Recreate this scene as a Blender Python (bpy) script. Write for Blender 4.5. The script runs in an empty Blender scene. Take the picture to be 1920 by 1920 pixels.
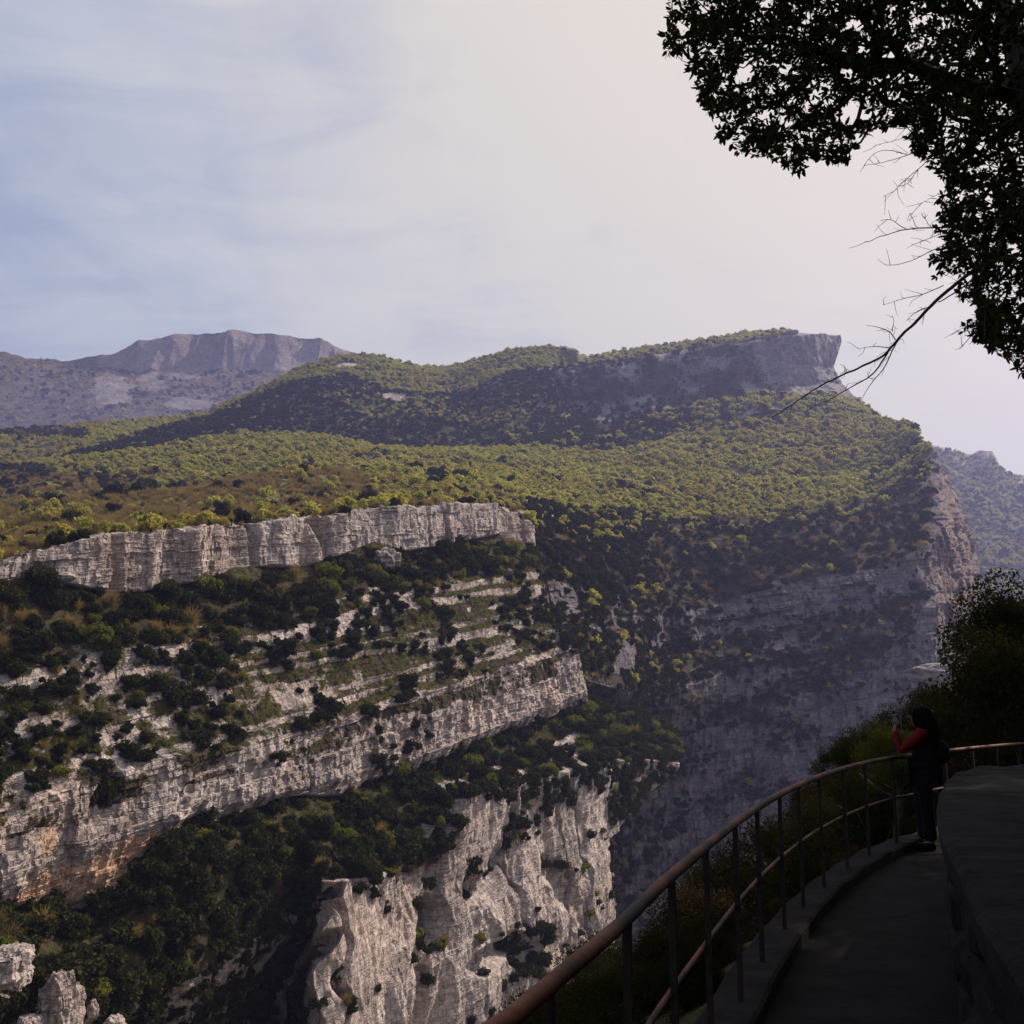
import bpy, bmesh, math, random
import numpy as np
from mathutils import Vector, Matrix
from mathutils.bvhtree import BVHTree
random.seed(7); RNG = np.random.default_rng(11)
scene = bpy.context.scene
COL = scene.collection
R = math.radians

# ------------------------------------------------------------ camera
PITCH = R(9.65); CAMZ = 1.7; FPX = 2000.0
cd = bpy.data.cameras.new('camera'); cam = bpy.data.objects.new('camera', cd); COL.objects.link(cam)
cam.location = (0, 0, CAMZ); cam.rotation_euler = (R(90) + PITCH, 0, 0)
cd.sensor_width = 36; cd.sensor_fit = 'HORIZONTAL'; cd.lens = 36 * FPX / 1920
cd.clip_start = 0.05; cd.clip_end = 30000
scene.camera = cam
SP, CP = math.sin(PITCH), math.cos(PITCH)

# ------------------------------------------------------------ sun, sky, exposure
SUN_AZ, SUN_EL = R(57), R(41)          # azimuth measured from the view axis (+Y) towards +X
S = Vector((math.sin(SUN_AZ) * math.cos(SUN_EL), math.cos(SUN_AZ) * math.cos(SUN_EL), math.sin(SUN_EL)))
ld = bpy.data.lights.new('sun', 'SUN'); sun = bpy.data.objects.new('sun', ld); COL.objects.link(sun)
ld.energy = 4.8; ld.angle = R(0.5); ld.color = (1.0, 0.86, 0.73)
sun.rotation_euler = S.to_track_quat('Z', 'Y').to_euler(); sun.location = (60, 40, 120)
scene.view_settings.view_transform = 'Standard'; scene.view_settings.look = 'None'
scene.view_settings.gamma = 1.0; scene.view_settings.exposure = 0.28
scene.view_settings.use_curve_mapping = False

class NT:
    def __init__(s, tree): s.t = tree; s.n = tree.nodes; s.n.clear()
    def add(s, typ, **kw):
        nd = s.n.new(typ)
        ins = kw.pop('ins', {})
        for k, v in kw.items(): setattr(nd, k, v)
        for k, v in ins.items():
            if hasattr(v, 'is_output') or isinstance(v, bpy.types.NodeSocket): s.t.links.new(v, nd.inputs[k])
            else: nd.inputs[k].default_value = v
        return nd
    def math(s, op, a, b=0.0, c=None, clamp=False):
        ins = {0: a, 1: b}
        if c is not None: ins[2] = c
        return s.add('ShaderNodeMath', operation=op, use_clamp=clamp, ins=ins).outputs[0]
    def vmath(s, op, a, b=(0, 0, 0)):
        return s.add('ShaderNodeVectorMath', operation=op, ins={0: a, 1: b}).outputs[0]
    def mix(s, f, a, b, blend='MIX'):
        nd = s.n.new('ShaderNodeMix'); nd.data_type = 'RGBA'; nd.blend_type = blend
        for k, v in ((0, f), (6, a), (7, b)):
            if isinstance(v, bpy.types.NodeSocket): s.t.links.new(v, nd.inputs[k])
            else: nd.inputs[k].default_value = v if k == 0 else (tuple(v) + (1,))[:4]
        return nd.outputs[2]
    def noise(s, vec, scale, detail=4, rough=.55, dist=0):
        return s.add('ShaderNodeTexNoise', ins={'Vector': vec, 'Scale': scale, 'Detail': detail, 'Roughness': rough, 'Distortion': dist}).outputs[0]
    def ramp(s, f, stops):
        nd = s.n.new('ShaderNodeValToRGB'); s.t.links.new(f, nd.inputs[0]); e = nd.color_ramp.elements
        while len(e) < len(stops): e.new(.5)
        for i, (p, c) in enumerate(stops):
            e[i].position = p; e[i].color = (c, c, c, 1) if isinstance(c, (int, float)) else tuple(c) + (1,)
        return nd.outputs[0]
    def smooth(s, f, a, b, lo=0.0, hi=1.0):
        nd = s.n.new('ShaderNodeMapRange'); nd.interpolation_type = 'SMOOTHSTEP'
        s.t.links.new(f, nd.inputs[0]); nd.inputs[1].default_value = a; nd.inputs[2].default_value = b
        nd.inputs[3].default_value = lo; nd.inputs[4].default_value = hi
        return nd.outputs[0]

world = bpy.data.worlds.new('World'); scene.world = world; world.use_nodes = True
w = NT(world.node_tree)
sky = w.add('ShaderNodeTexSky', sky_type='NISHITA', sun_disc=False, sun_elevation=SUN_EL, sun_rotation=SUN_AZ,
            altitude=900, air_density=1.0, dust_density=2.2, ozone_density=2.5)
tc = w.add('ShaderNodeTexCoord')
sep = w.add('ShaderNodeSeparateXYZ', ins={0: tc.outputs['Generated']})
zz = w.math('MAXIMUM', sep.outputs[2], 0.0)
hgt = w.math('ADD', zz, 0.16)
pl = w.add('ShaderNodeCombineXYZ', ins={0: w.math('DIVIDE', sep.outputs[0], hgt), 1: w.math('DIVIDE', sep.outputs[1], hgt), 2: 0.0}).outputs[0]
warp = w.noise(pl, 0.9, 3, .5)
pw = w.vmath('ADD', pl, w.vmath('MULTIPLY', w.add('ShaderNodeCombineXYZ', ins={0: warp, 1: warp, 2: 0.0}).outputs[0], (1.1, .5, 0)))
n1 = w.noise(w.vmath('MULTIPLY', pw, (1.0, .8, 1)), 0.85, 6, .52)
n2 = w.noise(w.vmath('MULTIPLY', pw, (2.2, .7, 1)), 1.6, 7, .6, .4)
cl = w.math('ADD', w.math('MULTIPLY', n1, .68), w.math('MULTIPLY', n2, .32))
# thin high cloud grows thicker towards the sun
sd = w.add('ShaderNodeVectorMath', operation='DOT_PRODUCT', ins={0: tc.outputs['Generated'], 1: tuple(S)}).outputs['Value']
cover = w.math('ADD', cl, w.smooth(sd, 0.15, 1.0, -.10, .26))
cover = w.math('ADD', cover, w.smooth(zz, 0.02, .55, .15, -.02))
n3 = w.noise(w.vmath('MULTIPLY', pw, (1.2, 3.0, 1)), 2.2, 8, .62, .8)
cover = w.math('ADD', cover, w.math('MULTIPLY', w.math('SUBTRACT', n3, .5), .34))
cf = w.smooth(cover, .30, .68, .14, .95)
ccol = w.mix(w.smooth(sd, .2, .95), (5.2, 5.6, 6.1), (7.1, 6.3, 4.75))
skc = w.mix(.75, sky.outputs[0], (2.8, 3.4, 4.8))
col = w.mix(cf, skc, ccol)
bg = w.add('ShaderNodeBackground', ins={0: col, 1: 0.1})
w.add('ShaderNodeOutputWorld', ins={0: bg.outputs[0]})

# ------------------------------------------------------------ pixel <-> world helpers (photo pixels, 1920 square)
def rays(px, py):
    px = np.asarray(px, float); py = np.asarray(py, float)
    a = (px - 960) / FPX; b = (960 - py) / FPX
    return np.stack([a, CP - SP * b, SP + CP * b], -1)
def at(px, py, d):
    v = rays(px, py); k = np.asarray(d, float) / v[..., 1]
    return v * k[..., None] + np.array([0, 0, CAMZ])
def on_z(px, py, z):
    v = rays(px, py); k = (z - CAMZ) / v[..., 2]
    return v * k[..., None] + np.array([0, 0, CAMZ])
def proj(P):
    x = P[..., 0]; y = P[..., 1]; z = P[..., 2] - CAMZ
    f = y * CP + z * SP; u = -y * SP + z * CP
    f = np.where(np.abs(f) < 1e-6, 1e-6, f)
    return 960 + FPX * x / f, 960 - FPX * u / f, f

# ------------------------------------------------------------ noise
def h3(i, j, k, seed=0):
    with np.errstate(over='ignore'):
        n = (i.astype(np.int64) * 374761393 + j.astype(np.int64) * 668265263 + k.astype(np.int64) * 2147483647 + seed * 974634777) & 0xFFFFFFFF
        n = ((n ^ (n >> 13)) * 1274126177) & 0xFFFFFFFF
        n = ((n ^ (n >> 16)) * 2246822519) & 0xFFFFFFFF
        n = n ^ (n >> 15)
    return (n & 0xFFFFFF) / float(0xFFFFFF)
def vnoise(x, y, z, seed=0):
    x = np.asarray(x, float); y = np.broadcast_to(np.asarray(y, float), x.shape); z = np.broadcast_to(np.asarray(z, float), x.shape)
    i = np.floor(x); j = np.floor(y); k = np.floor(z)
    fx = x - i; fy = y - j; fz = z - k
    fx = fx * fx * (3 - 2 * fx); fy = fy * fy * (3 - 2 * fy); fz = fz * fz * (3 - 2 * fz)
    i = i.astype(np.int64); j = j.astype(np.int64); k = k.astype(np.int64)
    r = 0
    for a in (0, 1):
        for b in (0, 1):
            for c in (0, 1):
                r = r + h3(i + a, j + b, k + c, seed) * (fx if a else 1 - fx) * (fy if b else 1 - fy) * (fz if c else 1 - fz)
    return r * 2 - 1
def fbm(x, y, z, oct=4, seed=0, rough=.5):
    r = 0; a = 1; t = 0; f = 1.0
    for o in range(oct):
        r = r + a * vnoise(np.asarray(x) * f + 17.3 * o, np.asarray(y) * f, np.asarray(z) * f, seed + o); t += a; a *= rough; f *= 2.03
    return r / t
def ridged(x, y, z, oct=3, seed=0):
    r = 0; a = 1; t = 0; f = 1.0
    for o in range(oct):
        r = r + a * (1 - np.abs(vnoise(np.asarray(x) * f, np.asarray(y) * f, np.asarray(z) * f, seed + o)) * 2); t += a; a *= .5; f *= 2.1
    return r / t

# ------------------------------------------------------------ objects
def link(o, parent=None):
    COL.objects.link(o)
    if parent is not None: o.parent = parent
    return o
def tag(o, label=None, cat=None, group=None, kind=None):
    if label: o['label'] = label
    if cat: o['category'] = cat
    if group: o['group'] = group
    if kind: o['kind'] = kind
    return o
def empty(name, loc, rz=0, **k):
    o = bpy.data.objects.new(name, None); o.location = loc; o.rotation_euler = (0, 0, rz); o.empty_display_size = .2
    link(o); tag(o, **k); return o
def mesh_np(name, V, F, smooth=False, mat=None, attrs=None):
    me = bpy.data.meshes.new(name)
    V = np.asarray(V, np.float32); F = np.asarray(F, np.int32); n = F.shape[1]
    me.vertices.add(len(V)); me.vertices.foreach_set('co', V.ravel())
    me.loops.add(F.size); me.loops.foreach_set('vertex_index', F.ravel())
    me.polygons.add(len(F)); me.polygons.foreach_set('loop_start', np.arange(0, F.size, n, dtype=np.int32))
    me.polygons.foreach_set('loop_total', np.full(len(F), n, np.int32))
    me.polygons.foreach_set('use_smooth', np.full(len(F), smooth, bool))
    for k, v in (attrs or {}).items():
        v = np.asarray(v, np.float32)
        if v.ndim == 1: me.attributes.new(k, 'FLOAT', 'POINT').data.foreach_set('value', v)
        else: me.attributes.new(k, 'FLOAT_VECTOR', 'POINT').data.foreach_set('vector', v.ravel())
    me.update(calc_edges=True)
    if mat: me.materials.append(mat)
    return me
def grid_faces(r, c):
    i = np.arange(r - 1)[:, None] * c + np.arange(c - 1)[None]
    return np.stack([i, i + 1, i + c + 1, i + c], -1).reshape(-1, 4)
class MB:
    """collects small shapes into one mesh"""
    def __init__(s): s.v = []; s.f = []; s.n = 0
    def raw(s, V, F):
        s.v.append(np.asarray(V, float)); s.f += [tuple(int(a) + s.n for a in f) for f in F]; s.n += len(V)
    def box(s, c, size, M=None):
        x, y, z = [a / 2 for a in size]
        V = np.array([(i * x, j * y, k * z) for i in (-1, 1) for j in (-1, 1) for k in (-1, 1)])
        if M is not None: V = V @ np.array(M).T
        s.raw(V + np.array(c), [(0, 1, 3, 2), (4, 6, 7, 5), (0, 4, 5, 1), (2, 3, 7, 6), (0, 2, 6, 4), (1, 5, 7, 3)])
    def tube(s, P, rad, n=8, cap=True):
        P = np.asarray(P, float); rad = np.broadcast_to(np.asarray(rad, float), (len(P),))
        T = np.gradient(P, axis=0); T /= np.linalg.norm(T, axis=1)[:, None] + 1e-12
        up = np.array([0, 0, 1.0]) if abs(T[0][2]) < .9 else np.array([1.0, 0, 0])
        V = []
        for p, t, r in zip(P, T, rad):
            a = np.cross(t, up); a /= np.linalg.norm(a) + 1e-12; b = np.cross(t, a); up = -b if np.dot(-b, up) > 0 else b
            for k in range(n):
                th = 2 * math.pi * k / n; V.append(p + r * (math.cos(th) * a + math.sin(th) * b))
        F = []
        m = len(P)
        for i in range(m - 1):
            for k in range(n):
                q = (k + 1) % n; F.append((i * n + k, i * n + q, (i + 1) * n + q, (i + 1) * n + k))
        if cap: F.append(tuple(range(n))[::-1]); F.append(tuple((m - 1) * n + k for k in range(n)))
        s.raw(V, F)
    def build(s, name, mat, parent=None, smooth=True):
        me = bpy.data.meshes.new(name); me.from_pydata(np.concatenate(s.v).tolist() if s.v else [], [], s.f)
        if smooth: me.polygons.foreach_set('use_smooth', [True] * len(me.polygons))
        me.materials.append(mat); me.update()
        return link(bpy.data.objects.new(name, me), parent)

# ------------------------------------------------------------ materials
def new_mat(name):
    m = bpy.data.materials.new(name); m.use_nodes = True; return m, NT(m.node_tree)
def out_bsdf(t, color, rough=.9, normal=None, spec=.2):
    ins = {'Base Color': color, 'Roughness': rough, 'Specular IOR Level': spec}
    if not isinstance(color, bpy.types.NodeSocket): ins['Base Color'] = tuple(color) + (1,)
    if normal is not None: ins['Normal'] = normal
    b = t.add('ShaderNodeBsdfPrincipled', ins=ins)
    t.add('ShaderNodeOutputMaterial', ins={0: b.outputs[0]})
    return b
def leaf_mat(name, c1, c2, trans=.35, c3=None, big=None):
    m, t = new_mat(name)
    oi = t.add('ShaderNodeObjectInfo')
    geo = t.add('ShaderNodeNewGeometry')
    f = t.math('ADD', t.math('MULTIPLY', oi.outputs['Random'], .75), t.math('MULTIPLY', t.noise(geo.outputs['Position'], .9, 2), .35), clamp=True)
    col = t.mix(f, c1, c2)
    if c3 is not None:   # drift of colour over the hillside
        nb = t.noise(geo.outputs['Position'], big or .012, 3, .6)
        col = t.mix(t.smooth(t.math('ADD', nb, t.math('MULTIPLY', t.math('SUBTRACT', oi.outputs['Random'], .5), .22)), .46, .62), col, c3)
    d = t.add('ShaderNodeBsdfDiffuse', ins={0: col})
    tr = t.add('ShaderNodeBsdfTranslucent', ins={0: t.mix(.5, col, t.mix(1.0, col, (1.3, 1.5, .6), 'MULTIPLY'))})
    g = t.add('ShaderNodeMixShader', ins={0: trans, 1: d.outputs[0], 2: tr.outputs[0]})
    t.add('ShaderNodeOutputMaterial', ins={0: g.outputs[0]})
    return m
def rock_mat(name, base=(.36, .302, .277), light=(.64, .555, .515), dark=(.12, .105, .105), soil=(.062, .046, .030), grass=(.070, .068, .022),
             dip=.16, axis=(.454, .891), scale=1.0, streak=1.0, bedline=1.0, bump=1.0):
    m, t = new_mat(name)
    geo = t.add('ShaderNodeNewGeometry'); pos = geo.outputs['Position']
    sp = t.add('ShaderNodeSeparateXYZ', ins={0: pos})
    s = t.math('ADD', t.math('MULTIPLY', sp.outputs[0], axis[0]), t.math('MULTIPLY', sp.outputs[1], axis[1]))
    q = t.math('SUBTRACT', t.math('MULTIPLY', sp.outputs[0], axis[1]), t.math('MULTIPLY', sp.outputs[1], axis[0]))
    wv = t.math('SUBTRACT', sp.outputs[2], t.math('MULTIPLY', s, dip))
    bed = t.add('ShaderNodeCombineXYZ', ins={0: s, 1: q, 2: wv}).outputs[0]
    big = t.noise(bed, .09 / scale, 5, .6)
    mid = t.noise(bed, .55 / scale, 6, .68, .3)
    fine = t.noise(bed, 3.2 / scale, 5, .7)
    c = t.mix(t.smooth(mid, .33, .66), base, light)
    c = t.mix(t.smooth(big, .4, .66, 0, .55), c, (base[0] * .62, base[1] * .63, base[2] * .66))
    wrm = t.noise(t.vmath('MULTIPLY', bed, (1.0, 1.0, .5)), .045 / scale, 4, .6)
    c = t.mix(t.smooth(wrm, .45, .65, 0, .5), c, t.mix(1.0, c, (1.08, .94, .83), 'MULTIPLY'))
    # vertical water streaks
    stv = t.noise(t.vmath('MULTIPLY', bed, (1.0, 1.0, .06)), .9 / scale, 4, .65)
    c = t.mix(t.math('MULTIPLY', t.smooth(stv, .5, .68), .62 * streak), c, dark)
    stl = t.noise(t.vmath('MULTIPLY', bed, (1.0, 1.0, .09)), 1.7 / scale, 3, .6)
    c = t.mix(t.math('MULTIPLY', t.smooth(stl, .55, .72), .5 * streak), c, (light[0] * 1.12, light[1] * 1.08, light[2]))
    # thin bedding cracks
    cr = t.noise(t.vmath('MULTIPLY', bed, (.05, .05, 1.0)), .8 / scale, 3, .75)
    crk = t.smooth(t.math('ABSOLUTE', t.math('SUBTRACT', cr, .5)), 0.0, .035, 1, 0)
    vr = t.add('ShaderNodeTexVoronoi', feature='DISTANCE_TO_EDGE', ins={'Vector': t.vmath('ADD', t.vmath('MULTIPLY', bed, (1.0, 1.0, .8)), t.vmath('MULTIPLY', t.add('ShaderNodeCombineXYZ', ins={0: mid, 1: mid, 2: mid}).outputs[0], (1.4, 1.4, 1.4))), 'Scale': .55 / scale}).outputs[0]
    vk = t.smooth(vr, 0.0, .06, 1, 0)
    c = t.mix(t.math('MULTIPLY', crk, t.smooth(big, .42, .6, .06 * bedline, .5 * bedline)), c, dark)
    c = t.mix(t.math('MULTIPLY', vk, .28), c, dark)
    c = t.mix(t.smooth(fine, .52, .75, 0, .5), c, (base[0] * .45, base[1] * .44, base[2] * .45))
    stn = t.add('ShaderNodeAttribute', attribute_name='stain').outputs['Fac']  # also carries the pale tint that stands in for sunlight on the canyon wall
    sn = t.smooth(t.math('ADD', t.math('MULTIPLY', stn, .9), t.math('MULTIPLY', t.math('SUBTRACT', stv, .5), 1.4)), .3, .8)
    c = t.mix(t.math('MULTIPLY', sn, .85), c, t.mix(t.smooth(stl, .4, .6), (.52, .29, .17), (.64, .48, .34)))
    veg = t.add('ShaderNodeAttribute', attribute_name='veg').outputs['Fac']
    vn = t.smooth(t.math('ADD', veg, t.math('MULTIPLY', t.math('SUBTRACT', mid, .5), 1.1)), .42, .6)
    gcol = t.mix(t.smooth(t.noise(pos, .35 / scale, 4, .7), .4, .62), soil, grass)
    gcol = t.mix(t.smooth(fine, .45, .7, 0, .6), gcol, (soil[0] * .35, soil[1] * .35, soil[2] * .4))
    c = t.mix(vn, c, gcol)
    hgt = t.math('ADD', t.math('MULTIPLY', mid, 1.1), t.math('MULTIPLY', fine, .35))
    hgt = t.math('SUBTRACT', hgt, t.math('MULTIPLY', crk, .35)); hgt = t.math('SUBTRACT', hgt, t.math('MULTIPLY', vk, .4))
    bp = t.add('ShaderNodeBump', ins={'Strength': .85 * bump, 'Distance': .55 * scale, 'Height': hgt})
    out_bsdf(t, c, .95, bp.outputs[0], .1)
    return m

M_ROCK = rock_mat('limestone')
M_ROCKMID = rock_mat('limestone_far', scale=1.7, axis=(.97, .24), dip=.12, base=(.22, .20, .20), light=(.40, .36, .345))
M_ROCKSHADE = rock_mat('limestone_shade_tint', scale=1.7, axis=(.97, .24), dip=.12, base=(.11, .10, .115), light=(.27, .24, .25), dark=(.04, .037, .042), soil=(.07, .05, .04), grass=(.055, .055, .025))  # limestone darkened in its colour to imitate shade on the canyon wall
M_ROCKFAR = rock_mat('limestone_distant', base=(.20, .165, .16), light=(.31, .265, .25), scale=9, axis=(.97, .24), dip=.0, soil=(.15, .105, .075), grass=(.10, .085, .05), bedline=.4, streak=.9)
M_HILL = rock_mat('hill_soil', scale=3, axis=(.97, .24), dip=.05, soil=(.17, .14, .07), grass=(.19, .185, .06))
L_DARK = leaf_mat('dark_oak_leaf', (.024, .029, .012), (.048, .048, .018), .2)
L_GREEN = leaf_mat('spring_leaf', (.28, .27, .065), (.47, .42, .11), .5, (.37, .31, .085), .011)
L_BROWN = leaf_mat('budding_twigs', (.19, .13, .07), (.30, .215, .075), .3)
L_YEL = leaf_mat('yellow_green_leaf', (.10, .11, .022), (.17, .16, .028), .35)
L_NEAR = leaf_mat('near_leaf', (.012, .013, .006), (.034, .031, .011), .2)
def plain(name, c1, c2, sc=6, rough=.85, spec=.2, bump=.3, met=0):
    m, t = new_mat(name); geo = t.add('ShaderNodeTexCoord').outputs['Object']
    n = t.noise(geo, sc, 6, .65); n2 = t.noise(geo, sc * 6, 3, .6)
    c = t.mix(t.smooth(n, .38, .64), c1, c2); c = t.mix(t.smooth(n2, .5, .75, 0, .4), c, [a * .5 for a in c1])
    bp = t.add('ShaderNodeBump', ins={'Strength': bump, 'Distance': .02, 'Height': t.math('ADD', n, t.math('MULTIPLY', n2, .4))})
    b = out_bsdf(t, c, rough, bp.outputs[0], spec); b.inputs['Metallic'].default_value = met
    return m
M_BARK = plain('bark', (.035, .028, .022), (.07, .055, .045), 9)

# ------------------------------------------------------------ terrain sheets lofted between strata lines
def interp_line(line, n, jit=0):
    L = np.array(line, float)
    px = np.linspace(L[0, 0], L[-1, 0], n)
    return px, np.interp(px, L[:, 0], L[:, 1]) + jit * (fbm(px / 55, L[0, 1] * .37, 0, 4, 17) * 1.6)
def valf(v, px):
    if isinstance(v, (int, float)): return np.full(px.shape, float(v))
    a = np.array(v, float); return np.interp(px, a[:, 0], a[:, 1])
class Sheet: pass
def loft(rows, ncol, pxstep, place, ret=None, nret=10, maxseg=400, smooth_rows=False):
    Ps = []; PX = []; PY = []
    for r in rows:
        px, py = interp_line(r['line'], ncol, r.get('jit', 0))
        P = place(px, py, r)
        if ret is not None:
            rv = r.get('ret', ret)
            k = (np.arange(1, nret + 1) / nret) ** 1.5
            P = np.concatenate([P, P[-1] + k[:, None] * np.array(rv, float)])
            px = np.concatenate([px, np.full(nret, px[-1])]); py = np.concatenate([py, np.full(nret, py[-1])])
        Ps.append(P); PX.append(px); PY.append(py)
    V = []; rock = []; seg = []; A = []; B = []
    for k in range(len(rows) - 1):
        n = max(2, int(min(maxseg, np.percentile(np.abs(PY[k + 1] - PY[k]), 80) / pxstep)))
        n = rows[k].get('n', n)
        for i in range(n if k < len(rows) - 2 else n + 1):
            f = i / n
            V.append(Ps[k] * (1 - f) + Ps[k + 1] * f); A.append(PX[k] * (1 - f) + PX[k + 1] * f); B.append(PY[k] * (1 - f) + PY[k + 1] * f)
            rock.append(np.full(V[-1].shape[0], rows[k]['rock'])); seg.append(np.full(V[-1].shape[0], k + f))
    s = Sheet(); s.V = np.array(V); s.rock = np.array(rock); s.seg = np.array(seg); s.px = np.array(A); s.py = np.array(B)
    return s
def inpoly(px, py, poly):
    c = np.zeros(np.shape(px), bool); n = len(poly)
    for i in range(n):
        x0, y0 = poly[i]; x1, y1 = poly[(i + 1) % n]
        if y0 == y1: continue
        c ^= ((y0 > py) != (y1 > py)) & (px < (x1 - x0) * (py - y0) / (y1 - y0) + x0)
    return c
def blur_rows(a, k):
    for _ in range(k):
        b = a.copy(); b[1:-1] = (a[:-2] + a[1:-1] * 2 + a[2:]) / 4; a = b
    return a
def finish(name, s, mat, stain=None, smooth=False):
    r, c = s.V.shape[:2]
    at_ = {'veg': s.veg.ravel(), 'stain': (np.zeros(r * c) if stain is None else stain.ravel())}
    me = mesh_np(name, s.V.reshape(-1, 3), grid_faces(r, c)[:, ::-1], smooth, mat, at_)
    o = link(bpy.data.objects.new(name, me)); tag(o, kind='structure')
    return o

# ---- the stepped limestone cliff on the left
AX = np.array([.454, .891]); NX = np.array([.891, -.454])          # along the face / out of the face
PN = np.array([180.0, -91.8])
def place_plane(px, py, r):
    v = rays(px, py); sb = valf(r['sb'], px)
    c = 26730 + 202 * sb
    k = -c / (v[:, 0] * PN[0] + v[:, 1] * PN[1])
    return v * k[:, None] + np.array([0, 0, CAMZ])
crest = [(-300, 1110), (-100, 1075), (0, 1050), (60, 1032), (150, 1003), (300, 990), (420, 984), (560, 966), (700, 951), (860, 943), (940, 948), (985, 975)]
rowsD = [
 dict(line=[(x, y + 12) for x, y in crest], sb=44, rock=.2, n=8),
 dict(line=crest, sb=[(-300, 17), (600, 19), (1000, 20)], rock=1),
 dict(line=[(-300, 1165), (0, 1088), (60, 1080), (110, 1096), (170, 1108), (260, 1110), (330, 1098), (400, 1085), (445, 1062), (560, 1065), (640, 1040), (700, 1018), (750, 1036), (860, 1016), (930, 1002), (985, 1018)], sb=18.5, rock=.0),
 dict(line=[(-300, 1300), (0, 1262), (130, 1238), (270, 1215), (430, 1190), (560, 1170), (680, 1132), (800, 1100), (900, 1083), (1000, 1068)], sb=10, rock=.5, jit=8),
 dict(line=[(-300, 1400), (0, 1370), (250, 1330), (500, 1265), (700, 1210), (850, 1165), (1006, 1150)], sb=5.5, rock=.5),
 dict(line=[(-300, 1545), (0, 1508), (150, 1460), (280, 1418), (380, 1415), (500, 1380), (600, 1352), (720, 1328), (830, 1288), (960, 1240), (1068, 1212)], sb=0, rock=1, jit=16),
 dict(line=[(-300, 1690), (0, 1650), (140, 1600), (280, 1545), (450, 1500), (600, 1465), (750, 1425), (900, 1370), (1000, 1330), (1084, 1296)], sb=-1.5, rock=1),
 dict(line=[(-300, 1775), (0, 1712), (100, 1700), (170, 1740), (235, 1650), (280, 1575), (350, 1550), (450, 1530), (490, 1502), (630, 1492), (700, 1462), (800, 1432), (900, 1392), (1000, 1352), (1090, 1325)], sb=.5, rock=.0, jit=7),
 dict(line=[(-300, 1830), (0, 1750), (170, 1765), (300, 1620), (450, 1580), (600, 1550), (750, 1510), (860, 1460), (960, 1430), (1080, 1380), (1180, 1330), (1262, 1385)], sb=-6, rock=.1),
 dict(line=[(-300, 2000), (0, 1860), (150, 1900), (300, 1860), (450, 1790), (560, 1700), (600, 1652), (700, 1640), (780, 1615), (850, 1500), (900, 1475), (960, 1470), (1030, 1450), (1100, 1430), (1190, 1420), (1268, 1430)],
      sb=[(-300, -14), (200, -12), (540, -5), (575, -4), (600, -15), (1300, -16)], rock=1),
 dict(line=[(-300, 2060), (0, 1960), (300, 1920), (450, 1850), (560, 1790), (600, 1740), (800, 1680), (1000, 1560), (1100, 1540), (1200, 1500)],
      sb=[(-300, -14), (200, -10), (330, 0), (575, 4), (598, -16), (1300, -14)], rock=1),
 dict(line=[(-300, 2100), (0, 2020), (300, 1980), (560, 1850), (600, 1820), (800, 1760), (1000, 1660), (1090, 1620), (1130, 1600)],
      sb=[(-300, -14), (200, -9), (330, 4), (575, 9), (592, -17), (1300, -16)], rock=1),
 dict(line=[(-300, 2150), (0, 2090), (300, 2050), (560, 1950), (600, 1930), (800, 1860), (1000, 1780), (1150, 1700)],
      sb=[(-300, -14), (200, -9), (330, 4), (575, 9), (588, -18), (1300, -17)], rock=1),
 dict(line=[(-300, 2700), (0, 2700), (600, 2600), (1000, 2500), (1140, 2300)],
      sb=[(-300, -16), (200, -10), (330, 4), (575, 8), (588, -20), (1300, -19)], rock=1),
]
D = loft(rowsD, 1000, 1.35, place_plane, ret=(4, 60, 0), nret=26)
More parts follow.
